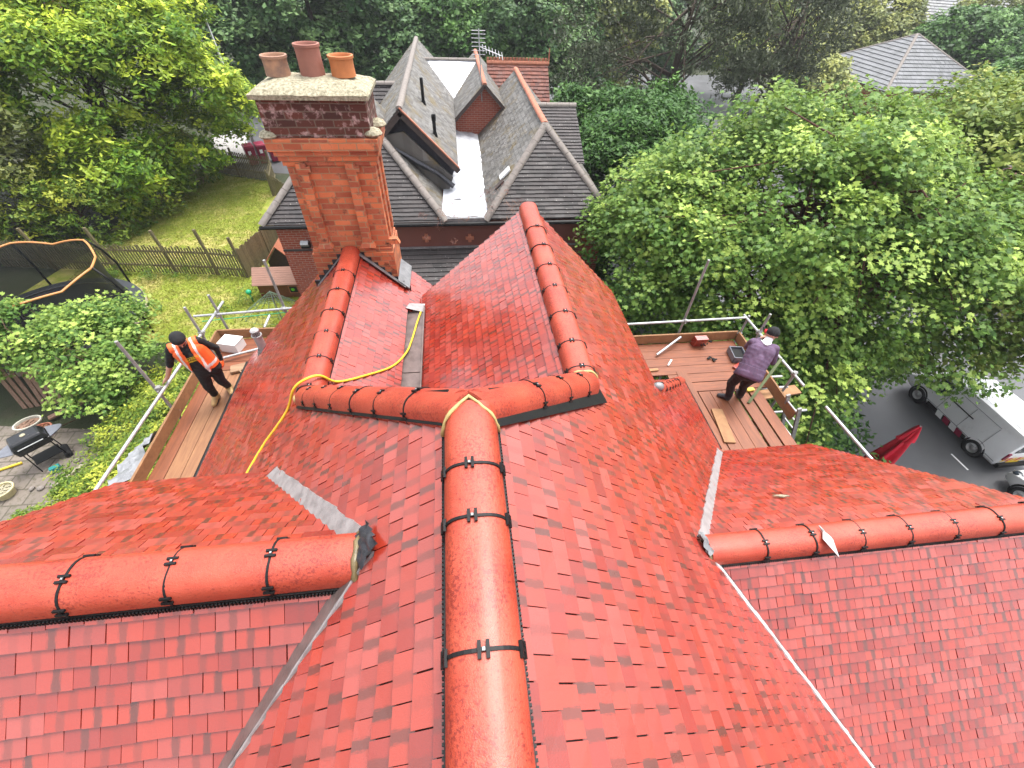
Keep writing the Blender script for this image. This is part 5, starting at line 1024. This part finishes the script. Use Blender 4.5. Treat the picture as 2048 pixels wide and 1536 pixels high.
picket('long brown picket fence between the trampoline lawn and the far lawn', [(-18.5, 17.6), (-14.3, 17.0), (-10.1, 16.5), (-8.7, 16.2)], 1.2, G0, [(-16.4, 17.25), (-14.0, 17.05), (-11.6, 16.75), (-9.9, 16.5), (-8.7, 16.25)], 1.9, lean=-.1)
picket('close-boarded fence running from the playhouse to the neighbour\'s brick wall', [(-8.65, 16.2), (-7.95, 18.7), (-7.6, 21)], 1.25, G0, [(-8.2, 17.8), (-7.8, 19.6)], 1.3, gapw=.075, pw=.068)
picket('far picket fence in front of the maroon bins', [(-14.7, 28.0), (-12.4, 27.0), (-10.1, 26.2)], 1.25, G0, [(-14.3, 27.9), (-12.3, 27.0), (-10.2, 26.3)], 1.5)
picket('short far fence returning towards the grey house corner', [(-10.1, 26.2), (-9.7, 24.2), (-8.3, 22.6)], 1.15, G0, [(-9.75, 24.2)], 1.3)
# trampoline
TC = Vector((-13.35, 12.75, 0)); TR = 2.45
T = thing('trampoline', (TC.x, TC.y, G0), 'large round black trampoline with safety net and orange rimmed top', 'trampoline')
def ring(z, r, n=40, cx=TC.x, cy=TC.y): return [Vector((cx+r*math.cos(math.tau*k/n), cy+r*math.sin(math.tau*k/n), z)) for k in range(n)]
m = MB(); m.lathe((TC.x, TC.y, -9.2), [(.001, -.03), (TR-.32, 0), (TR-.30, .0)], 48); m.build('mat', plain('black_mat', (.012, .013, .018), .5), T, smooth=True)
m = MB(); m.lathe((TC.x, TC.y, -9.2), [(TR-.32, .03), (TR, .03), (TR+.02, -.04), (TR, -.07)], 48); m.build('edge_pad', plain('grey_pad', (.05, .055, .065), .4), T, auto=40)
m = MB(); m.lathe((TC.x, TC.y, -9.2), [(TR+.02, -.05), (TR+.05, -.10), (TR+.03, -.2)], 48); m.path(ring(-9.36, TR+.02)+ring(-9.36, TR+.02)[:1], .03, 6); m.build('frame_skirt', plain('pale_skirt', (.42, .36, .28), .7), T, smooth=True)
net = bpy.data.materials.new('safety_net'); net.use_nodes = True; tn = net.node_tree; pb = tn.nodes['Principled BSDF']; pb.inputs['Base Color'].default_value = (.008, .01, .012, 1); tp = tn.nodes.new('ShaderNodeBsdfTransparent'); mx = tn.nodes.new('ShaderNodeMixShader'); mx.inputs[0].default_value = .74
tn.links.new(tp.outputs[0], mx.inputs[1]); tn.links.new(pb.outputs[0], mx.inputs[2]); tn.links.new(mx.outputs[0], tn.nodes['Material Output'].inputs[0])
npole = 6; vs = []; RT = 2.12; seg = 60
def topz(k): return -7.42 - .16*(1-abs(math.cos(math.pi*((k/seg*npole) % 1))))
def topr(k): return RT - .16*math.sin(math.pi*((k/seg*npole) % 1))
for j in range(9):
    t = j/8
    for k in range(seg):
        a = math.tau*k/seg+.05; r_ = (TR-.3)*(1-t)+topr(k)*t + .10*math.sin(math.pi*t)*-1; z = -9.16*(1-t)+topz(k)*t; vs.append((TC.x+r_*math.cos(a), TC.y+r_*math.sin(a), z))
m = MB(); m.add(vs, [[j*seg+k, j*seg+(k+1) % seg, (j+1)*seg+(k+1) % seg, (j+1)*seg+k] for j in range(8) for k in range(seg)]); m.build('net', net, T, smooth=True)
m = MB(); tp_ = [Vector(v) for v in vs[8*seg:9*seg]]; m.path(tp_+tp_[:1], .032, 8); m.build('net_rim', plain('orange_rim', (.62, .27, .09), .5), T, smooth=True)
for k in range(npole):
    a = math.tau*k/npole+.05; c_, s__ = math.cos(a), math.sin(a); m = MB(); m.path([(TC.x+r_*c_, TC.y+r_*s__, z) for r_, z in ((TR+.05, G0), (TR+.08, -9.2), (TR+.10, -8.5), (TR-.05, -7.9), (RT+.03, -7.42))], .035, 8); m.build('pole', M['black'], T, smooth=True)
# playhouse
PH = thing('playhouse', (-6.9, 14.9, G0), 'small brown playhouse with pinkish roof and a dark window with a green ball shape in it', 'playhouse'); PH['label'] = 'small brown playhouse with a pinkish roof and one dark window'
x0, x1, y0, y1, ze, zr_ = -7.72, -6.05, 14.72, 15.55, -9.33, -8.93
m = MB(); m.box(((x0+x1)/2, (y0+y1)/2, (ze+G0)/2+.02), (x1-x0, y1-y0, ze-G0+.02)); m.slab([(x0, y0+.02, ze), (x0, (y0+y1)/2, zr_-.03), (x0, y1-.02, ze)], (x1-x0, 0, 0)); m.build('wall', M['playbrown'], PH)
ym = (y0+y1)/2
for sgn, ya in ((1, y0-.12), (-1, y1+.12)):
    m = MB(); m.slab([(x0-.12, ya, ze-.05), (x1+.12, ya, ze-.05), (x1+.12, ym, zr_), (x0-.12, ym, zr_)], (0, 0, .03))
    for k in range(8): t = (k+.5)/8; m.box(((x0+x1)/2, ya+(ym-ya)*t, ze-.05+(zr_-ze+.05)*t+.034), (x1-x0+.24, .012, .008))
    m.build('roof_panel', M['playroof'], PH)
m = MB(); m.box((-6.45, y0-.012, -9.62), (.36, .03, .34)); m.build('window_frame', M['playtrim'], PH); m = MB(); m.box((-6.45, y0-.03, -9.62), (.27, .02, .25)); wv = m.build('window', M['glassdark'], PH)
m = MB(); m.ell((-6.47, y0-.045, -9.62), (.07, .015, .065)); m.build('green_shape', plain('lime_green', (.12, .60, .04), .4), PH, smooth=True)
T = thing('log_store', (-7.2, 17.0, G0), 'small open shed with terracotta-edged gable against the neighbour\'s brick wall', 'shed')
m = MB(); m.slab([(-7.95, 16.3, -9.55), (-7.25, 16.3, -8.75), (-7.25, 17.9, -8.75), (-7.95, 17.9, -9.55)], (0, 0, .05)); m.slab([(-7.25, 16.3, -8.75), (-6.6, 16.3, -9.55), (-6.6, 17.9, -9.55), (-7.25, 17.9, -8.75)], (0, 0, .05)); m.build('roof_panel', M['playtrim'], T)
m = MB(); m.slab([(-7.85, 16.6, G0), (-7.85, 16.6, -9.52), (-7.25, 16.6, -8.83), (-6.68, 16.6, -9.52), (-6.68, 16.6, G0)], (0, 1.2, 0)); m.build('wall', M['timber_dark'], T)
tag(MB().ell((-8.0, 14.5, -9.55), (.10, .10, .10)).tube((-8.0, 14.5, G0), (-8.0, 14.5, -9.6), .03).build('toy_ball', M['green'], smooth=True, base=(-8, 14.5, G0)), 'turquoise ball on a short post at the left corner of the playhouse', 'ball')
T = thing('garden_net', (-6.7, 13.1, G0), 'tent-shaped grey net with a green cord, in front of the playhouse', 'net'); ap = Vector((-6.55, 13.1, -8.62)); m = MB()
for k in range(15): a = math.tau*k/15; m.tube(ap, (ap.x-.1+1.15*math.cos(a), ap.y+.75*math.sin(a), -9.55), .008, seg=4)
for t in (.35, .55, .75, .95):
    pts = [ap.lerp(Vector((ap.x-.1+1.15*math.cos(math.tau*k/15), ap.y+.75*math.sin(math.tau*k/15), -9.55)), t) for k in range(16)]; m.path(pts, .006, 4)
m.build('mesh', M['green'] if 0 else plain('net_cord', (.16, .24, .16), .7), T); m = MB(); m.tube((-8.6, 12.2, -9.1), (-5.0, 12.5, -9.0), .014, seg=6); m.build('green_cord', M['green'], T); m = MB(); m.tube((ap.x, ap.y, G0), ap, .02); m.build('pole', M['galv_old'], T)
# barbecue
BR = Matrix.Rotation(R(45), 3, 'Z'); bc = Vector((-11.05, 7.62, -9.13))
T = thing('barbecue', (-11.05, 7.62, G0), 'black lidded barbecue with two grey side shelves on the patio', 'barbecue')
def rbox(m_, c, s, tp=1.0, off=Vector((0, 0, 0)), rot=BR):
    x, y, z = s[0]/2, s[1]/2, s[2]/2; m_.add([Vector(c)+rot @ Vector(p) for p in [(-x,-y,-z),(x,-y,-z),(x,y,-z),(-x,y,-z),(-x*tp,-y*tp,z),(x*tp,-y*tp,z),(x*tp,y*tp,z),(-x*tp,y*tp,z)]], [[0,3,2,1],[4,5,6,7],[0,1,5,4],[1,2,6,5],[2,3,7,6],[3,0,4,7]])
m = MB(); rbox(m, bc+Vector((0, 0, .10)), (.74, .50, .20), .80); m.build('lid', M['bbq'], T, bevel=.05)
m = MB(); rbox(m, bc+Vector((0, 0, -.10)), (.68, .44, .2), 1.08); m.build('firebox', M['bbq'], T, bevel=.03)
m = MB(); m.tube(bc+BR @ Vector((-.25, -.30, .06)), bc+BR @ Vector((.25, -.30, .06)), .014); m.build('handle', M['galv'], T)
m = MB(); m.tube(bc+BR @ Vector((0, 0, .198)), bc+BR @ Vector((0, 0, .212)), .055, seg=16); m.build('thermometer', M['cap'], T)
for s__ in (-1, 1):
    pts = [bc+BR @ Vector((s__*(.37+.30*math.sin(math.pi*k/10)), -.23+.46*k/10, -.03)) for k in range(11)]
    if s__ < 0: pts.reverse()
    m = MB(); m.slab([tuple(p) for p in pts], (0, 0, .02)); m.build('side_shelf', M['bbqshelf'], T)
for a, b in ((-.28, -.18), (.28, -.18), (.28, .18), (-.28, .18)): m = MB(); m.tube(bc+BR @ Vector((a, b, -.15)), bc+BR @ Vector((a*1.1, b*1.2, -.87)), .014); m.build('leg', M['black'], T)
m = MB(); m.tube(bc+BR @ Vector((.31, -.22, -.8)), bc+BR @ Vector((.31, .22, -.8)), .08, seg=16); m.build('wheel', M['tyre'], T); m = MB(); rbox(m, bc+Vector((0, 0, -.62)), (.55, .38, .02)); m.build('rack', M['black'], T)
def bowl(name, label, c, rx, ry, h, mat, fill, rz=0.6):
    T_ = thing(name, c, label, 'planter', 'planters round the barbecue'); S = Matrix.Rotation(rz, 3, 'Z') @ Matrix.Diagonal(Vector((rx, ry, 1))); m_ = MB(); m_.lathe(c, [(.001, .01), (.72, .0), (.95, h-.02), (1.06, h-.02), (1.06, h+.015), (.93, h+.015), (.90, h-.05)], 28, S); m_.build('pot', mat, T_, auto=40)
    m_ = MB(); m_.lathe(c, [(.001, h-.045), (.90, h-.06)], 20, S); r_ = random.Random(int(rx*100))
    for k in range(26): a = r_.uniform(0, 6.28); q_ = r_.uniform(0, .75)**.8; p = Vector(c)+S @ Vector((q_*math.cos(a), q_*math.sin(a), h-.03)); m_.box(p, (.06, .035, .012), rot=Matrix.Rotation(a, 3, 'Z') @ Matrix.Rotation(r_.uniform(-.6, .6), 3, 'X'))
    m_.build('dead_leaves', fill, T_)
bowl('planter', 'pale oval planter of dead leaves beyond the barbecue', (-12.15, 8.72, G0), .30, .22, .30, plain('pale_planter', (.60, .58, .50), .6), M['plankold'])
bowl('planter', 'terracotta planter touching the far grey shelf of the barbecue', (-11.72, 8.48, G0), .26, .18, .28, M['terra'], plain('clay_soil', (.26, .12, .06), .9))
bowl('planter', 'cream round planter of dead twigs at the hedge end near the left edge', (-11.55, 6.62, G0), .25, .22, .22, plain('cream_planter', (.62, .55, .32), .6), M['cap'])
T = thing('old_plank_fence', (-12.4, 9.9, G0), 'leaning screen of weathered brown planks below the young maple', 'fence'); r_ = random.Random(8)
for k in range(9): x = -13.0+.15*k; m = MB(); m.beam((x+.10, 9.55+.03*k, G0), (x-.12+r_.uniform(-.05, .05), 10.05+.03*k, G0+1.35+r_.uniform(-.2, .1)), .13, .022, up=(0, -1, .3)); m.build('plank', M['plankold'], T, bevel=.003)
tag(MB().beam((-11.9, 9.0, G0+.12), (-10.7, 9.95, G0+.25), .16, .05).build('fallen_plank', M['plankold'], base=(-11.3, 9.4, G0)), 'loose plank lying from the planters up to the green bag', 'plank')
T = thing('garden_rake', (-11.1, 8.9, G0), 'rusty grate of dark bars leaning by the hedge beyond the barbecue', 'grate'); m = MB()
for k in range(12): p = Vector((-11.45+.075*k, 8.7+.06*k, G0+.08)); m.tube(p, p+Vector((.16, -.30, .24)), .010, seg=5)
m.tube((-11.48, 8.68, G0+.08), (-10.6, 9.4, G0+.08), .014, seg=6); m.build('tines', plain('rusty_bar', (.08, .035, .02), .8), T)
tag(MB().ell((-10.75, 9.75, G0+.35), (.16, .11, .10)).build('green_bag', M['green'], smooth=True, base=(-10.75, 9.75, G0)), 'bright green bag at the upper edge of the hedge', 'bag')
tag(MB().beam((-12.3, 7.3, G0+.05), (-11.75, 7.55, G0+.05), .05, .04).build('yellow_pole', M['yellowhose'], base=(-12, 7.4, G0)), 'yellow pole lying on the patio at the left edge by the cream planter', 'pole')
tag(MB().box((-10.75, 7.25, G0+.10), (.22, .12, .16), rz=.7).build('teal_tub', plain('teal_plastic', (.02, .22, .22), .4), base=(-10.75, 7.25, G0), bevel=.02), 'teal tub on the ground just right of the barbecue', 'tub')
T = thing('patio_clutter', (-10.4, 7.4, G0), 'pale broken timber and stones between the barbecue and the hedge', 'rubble'); r_ = random.Random(5)
m = MB(); m.beam((-10.5, 6.7, G0+.08), (-10.0, 7.25, G0+.2), .09, .06); m.build('timber', M['cap'], T)
for k in range(9): m = MB(); p = Vector((-10.55+r_.uniform(-.5, .5), 7.0+r_.uniform(-.6, .9), G0+.04)); m.ell(p, (r_.uniform(.04, .09), r_.uniform(.04, .08), .05), 8, 5); m.build('stone', M['conc'], T)
# street things beyond the far lawn
T = thing('lamp_post', (-12.1, 30, G0), 'tall thin pale lamp post behind the lawn, partly hidden by the climber', 'lamp post'); m = MB(); m.tube((-12.1, 30, G0), (-12.25, 30, -3.2), .10, .055, 12); m.build('post', M['galv'], T, smooth=True); m = MB(); m.tube((-12.25, 30, -3.2), (-12.27, 30, -2.9), .035); m.box((-12.5, 29.9, -2.95), (.5, .2, .09), rz=.4); m.build('lamp_head', M['galv'], T)
for k, (x, y) in enumerate(((-12.0, 28.7), (-11.45, 29.0), (-10.9, 29.3))):
    T = thing('wheelie_bin', (x, y, G0), ['maroon wheelie bin nearest the pale sheet, leftmost of the three', 'maroon wheelie bin in the middle of the three', 'maroon wheelie bin closest to the chimney, rightmost of the three'][k], 'bin', 'maroon bins behind the far fence')
    m = MB(); rbox(m, (x, y, G0+.55), (.46, .58, .95), 1.16, rot=Matrix.Rotation(.5, 3, 'Z')); m.build('bin_body', M['maroon'], T, bevel=.03); m = MB(); rbox(m, (x, y, G0+1.07), (.58, .72, .09), .85, rot=Matrix.Rotation(.5, 3, 'Z')); m.build('lid', M['maroon'], T, bevel=.02)
    m = MB(); m.box((x+.12, y-.33, G0+.75), (.16, .01, .2), rz=.5); m.build('sticker', M['whitebox'], T)
T = thing('corrugated_sheet', (-13.3, 30, G0), 'pale grey ribbed sheet lying behind the far picket fence', 'sheet'); m = MB()
for k in range(20): t = k/19; a = Vector((-14.1, 28.4, G0+.35)).lerp(Vector((-12.0, 28.0, G0+.35)), t); b = Vector((-15.2, 32.4, G0+.9)).lerp(Vector((-13.2, 32.2, G0+.9)), t); m.beam(a, b, .085, .03)
m.build('sheet', plain('pale_ribbed', (.46, .44, .42), .5), T)
# ------------------------------------------------------------ vehicles
def vehicle(name, label, x0, y0, zg, stations, prof_mat, cat, glass, wheels, extra, wr=.32):
    T_ = thing(name, (x0, y0, zg), label, cat); m_ = MB(); rings = []
    for y, zb_, zbelt, zr, hb, hr in stations:
        half = [(hb*.90, zb_), (hb, zb_+.12), (hb*1.01, (zb_+zbelt)/2), (hb, zbelt), ((hb+hr)/2, (zbelt+zr)/2), (hr, zr-.10), (hr-.03, zr-.03), (hr-.14, zr), (hr*.4, zr+.02)]
        rings.append([(x0+a, y0+y, zg+z) for a, z in half] + [(x0-a, y0+y, zg+z) for a, z in reversed(half)])
    k = len(rings[0]); vs = [p for r in rings for p in r]; fs = [[i*k+j, i*k+(j+1) % k, (i+1)*k+(j+1) % k, (i+1)*k+j] for i in range(len(rings)-1) for j in range(k)]
    fs += [list(range(k)), list(range((len(rings)-1)*k+k-1, (len(rings)-1)*k-1, -1))]; m_.add(vs, fs); m_.build('body', prof_mat, T_, auto=32)
    for nm, pts, mt, d in glass: m_ = MB(); m_.slab([(x0+a, y0+b, zg+c) for a, b, c in pts], d); m_.build(nm, mt, T_, bevel=0)
    for wx, wy in wheels:
        s__ = -1 if wx < 0 else 1; ax = Matrix(((0, 0, s__), (0, 1, 0), (-s__, 0, 0))); m_ = MB(); m_.lathe((x0+wx, y0+wy, zg+wr), [(wr*.58, .0), (wr*.62, .03), (wr*.95, .03), (wr, 0), (wr, -.18), (wr*.6, -.2)], 26, ax); w_ = m_.build('wheel', M['tyre'], T_, smooth=True)
        m_ = MB(); m_.lathe((x0+wx, y0+wy, zg+wr), [(.001, .0), (wr*.18, .012), (wr*.2, -.01), (wr*.5, -.02), (wr*.56, .02), (wr*.63, .025)], 26, ax); m_.build('rim', M['rim'], w_, smooth=True)
        m_ = MB(); m_.lathe((x0+wx*.985, y0+wy, zg+wr+.02), [(wr*1.0, .02), (wr*1.22, .025), (wr*1.22, -.05)], 26, ax); m_.build('wheel_arch', M['black'], T_)
    for nm, f_ in extra: f_(nm, T_)
    return T_
G_, Bk = M['glassdark'], M['black']
VX, VY = 20.55, 6.75
def van_extra(nm, T_):
    L_ = VX-.935
    m_ = MB(); m_.box((L_-.012, VY+2.05, GR+1.18), (.02, .95, .035)); m_.build('door_rail', Bk, T_)
    m_ = MB()
    for y in (.75, 1.75, 2.75): m_.box((L_-.008, VY+y, GR+1.0), (.012, .012, 1.15))
    m_.box((L_-.008, VY+1.75, GR+1.62), (.012, 2.0, .012)); m_.box((L_-.008, VY+1.75, GR+.52), (.012, 3.4, .014)); m_.build('door_seam', M['bbqshelf'], T_)
    m_ = MB(); m_.box((L_-.02, VY+2.2, GR+.40), (.03, 1.9, .16)); m_.build('side_moulding', Bk, T_)
    for k, (y, mt) in enumerate(((1.35, 'maroon'), (1.62, 'white'), (1.95, 'maroon'), (2.3, 'white'))): m_ = MB(); m_.slab([(L_-.04, VY+y, GR+.28), (L_-.04, VY+y+.28, GR+.28), (L_-.04, VY+y+.36, GR+.52), (L_-.04, VY+y+.08, GR+.52)], (-.006, 0, 0)); m_.build('livery_stripe', M[mt], T_)
    for k in range(9):
        x = VX-.86+k*.2; m_ = MB(); m_.slab([(x, VY-.028, GR+.62), (x+.10, VY-.028, GR+.62), (x+.22, VY-.028, GR+.80), (x+.12, VY-.028, GR+.80)], (0, -.006, 0)); m_.build('chevron', M['red'] if k % 2 else M['yellowprint'], T_)
    for sx in (-1, 1): m_ = MB(); m_.box((VX+sx*.84, VY-.03, GR+.92), (.13, .05, .34)); m_.build('tail_light', M['maroon'], T_)
    m_ = MB(); m_.box((VX, VY-.07, GR+.42), (1.7, .12, .18)); m_.build('bumper', Bk, T_)
    m_ = MB(); m_.box((VX-.25, VY-.03, GR+.55), (.52, .01, .11)); m_.build('number_plate', M['yellowprint'], T_)
    m_ = MB(); m_.box((VX, VY+1.5, GR+1.90), (1.3, 2.4, .012)); m_.build('roof_panel', M['white'], T_)
    m_ = MB(); m_.box((L_-.12, VY+3.35, GR+1.15), (.16, .10, .22)); m_.build('mirror', Bk, T_)
vehicle('parked_van', 'white van with red and yellow rear chevrons parked in the road under the maple', VX, VY, GR, [(0, .40, 1.0, 1.82, .90, .80), (.05, .32, 1.0, 1.88, .93, .83), (1.5, .30, 1.0, 1.90, .935, .84), (2.9, .30, 1.0, 1.88, .935, .83), (3.25, .30, 1.0, 1.78, .93, .80), (3.85, .32, 1.0, 1.18, .92, .78), (4.3, .34, .9, 1.02, .90, .76), (4.55, .38, .7, .82, .82, .70)], M['white'], 'van',
        [('rear_window', [(-.70, -.012, 1.12), (-.06, -.012, 1.12), (-.08, .0, 1.62), (-.64, .0, 1.62)], G_, (0, -.012, 0)), ('rear_window', [(.06, -.012, 1.12), (.70, -.012, 1.12), (.64, 0, 1.62), (.08, 0, 1.62)], G_, (0, -.012, 0)),
         ('side_window', [(-.945, 2.85, 1.08), (-.945, 3.62, 1.08), (-.88, 3.28, 1.62), (-.865, 2.9, 1.66)], G_, (-.01, 0, .0)), ('windscreen', [(-.70, 3.80, 1.24), (.70, 3.80, 1.24), (.66, 3.30, 1.74), (-.66, 3.30, 1.74)], G_, (0, .02, .02))],
        [(-.93, .82), (-.93, 3.65), (.93, .82), (.93, 3.65)], [('x', van_extra)], .33)
CX, CY = 20.45, 2.15
def car_extra(nm, T_):
    for sx in (-1, 1):
        m_ = MB(); m_.ell((CX+sx*.66, CY+3.92, GR+.70), (.17, .22, .10), 12, 7); m_.build('headlight', M['glassdark'], T_, smooth=True); m_ = MB(); m_.ell((CX+sx*.64, CY+3.99, GR+.70), (.06, .17, .05), 10, 6); m_.build('lens', M['reflect'], T_, smooth=True)
        m_ = MB(); m_.box((CX+sx*.62, CY+4.06, GR+.42), (.26, .10, .13)); m_.build('fog_light_recess', Bk, T_, bevel=.02)
    m_ = MB(); m_.box((CX, CY+4.10, GR+.52), (.8, .08, .16)); m_.build('grille', Bk, T_, bevel=.02)
vehicle('parked_car', 'white car with black wheel arches nosing up behind the van, at the right edge', CX, CY, GR, [(0, .4, .8, .95, .80, .72), (.15, .25, .85, 1.3, .88, .62), (.8, .22, .9, 1.5, .90, .60), (2.0, .22, .9, 1.52, .90, .60), (2.7, .22, .9, 1.35, .90, .62), (3.2, .24, .88, 1.0, .90, .74), (3.75, .26, .80, .90, .88, .72), (4.05, .30, .66, .76, .80, .62), (4.15, .34, .52, .62, .70, .54)], M['white'], 'car',
        [('windscreen', [(-.60, 3.12, 1.03), (.60, 3.12, 1.03), (.54, 2.62, 1.42), (-.54, 2.62, 1.42)], G_, (0, .03, .03)), ('side_window', [(-.905, 1.1, .95), (-.905, 2.75, .95), (-.72, 2.4, 1.38), (-.70, 1.2, 1.40)], G_, (-.015, 0, .01))],
        [(-.90, 3.30), (-.90, .75), (.90, 3.30), (.90, .75)], [('x', car_extra)], .34)
# parasol
T = thing('parasol', (14.1, 6.72, GR), 'closed crimson parasol with cream lower edge beyond the right roof', 'parasol'); m = MB(); m.tube((14.1, 6.72, GR), (14.1, 6.72, -10.2), .03); m.build('pole', M['galv_old'], T)
def pleat(z0, z1, r0, r1, n=8, seg=64, flare=0.0):
    m_ = MB(); vs = []
    for j in range(9):
        t = j/8
        for k in range(seg): a = math.tau*k/seg; r_ = (r0+(r1-r0)*t**.8)*(1+.38*math.cos(n*a/1.0+t*2)); vs.append((14.1+r_*math.cos(a)+.05*t*math.sin(3*t), 6.72+r_*math.sin(a), z0+(z1-z0)*t))
    m_.add(vs, [[j*seg+k, j*seg+(k+1) % seg, (j+1)*seg+(k+1) % seg, (j+1)*seg+k] for j in range(8) for k in range(seg)]); return m_
pleat(-10.25, -12.35, .035, .30, 5).build('canopy', M['parasol'], T, smooth=True); pleat(-12.32, -12.85, .29, .36, 5).build('canopy_edge', M['cream'], T, smooth=True); pleat(-10.2, -10.9, .04, .20, 4).build('top_flap', M['parasol'], T, smooth=True)
m = MB(); m.lathe((14.1, 6.72, GR), [(.001, .1), (.3, .08), (.34, 0)], 20); m.build('base', M['conc'], T)

# grass blades on the lawn and weeds along its edge
g = np.random.default_rng(5); n = 60000; X = g.uniform(-15.5, -6.3, n); Y = g.uniform(12.3, 27.6, n); inside = (X < -6.3-.35*np.clip(Y-16.4, 0, 4)) & (X > -15.6+.0*Y) & ((Y < 25.9) | (X < -9.9-(Y-25.9)*2.4)) & ~((X > -9.9+.0*Y) & (Y > 22))
X = X[inside]; Y = Y[inside]; P = np.stack([X, Y, np.full(len(X), G0+.03)], 1); nn = g.normal(size=P.shape); nn[:, 2] *= .4
tag(leaves('grass', P, nn, .038, T_NEEDLE*np.array([1.3, 1, 1]), leaf_mat('grass_blade', (.10, .14, .012), (.22, .27, .025), (.40, .38, .09), (.5, .45, .15), .2, .5, .7), None, g.random(len(X))*.3, 6), kind='stuff')
P, N_, yg, c = crown_pts([((-14.9, 21.5, G0+.1), (.6, 2.2, .25)), ((-14.5, 25.6, G0+.1), (.5, 1.6, .3)), ((-8.3, 14.2, G0+.1), (.5, .9, .22)), ((-12, 16.6, G0+.05), (3.0, .25, .25)), ((-15.5, 18.5, G0+.1), (1.0, 1.0, .3))], 260, 26, .25, 15, ls=.3)
tag(leaves('weeds', P, N_, .06, T_NEEDLE, M['hedge'], None, yg*.5, 16), kind='stuff')

# thin summer haze over the whole place
hz = bpy.data.materials.new('haze'); hz.use_nodes = True; t_ = hz.node_tree; t_.nodes.remove(t_.nodes['Principled BSDF']); pv = t_.nodes.new('ShaderNodeVolumePrincipled')
pv.inputs['Color'].default_value = (.93, .96, 1, 1); pv.inputs['Density'].default_value = .0006; pv.inputs['Anisotropy'].default_value = .2; t_.links.new(pv.outputs[0], t_.nodes['Material Output'].inputs['Volume'])
tag(MB().box((0, 150, -4.8), (1240, 1560, 19.8)).build('haze', hz), kind='stuff')
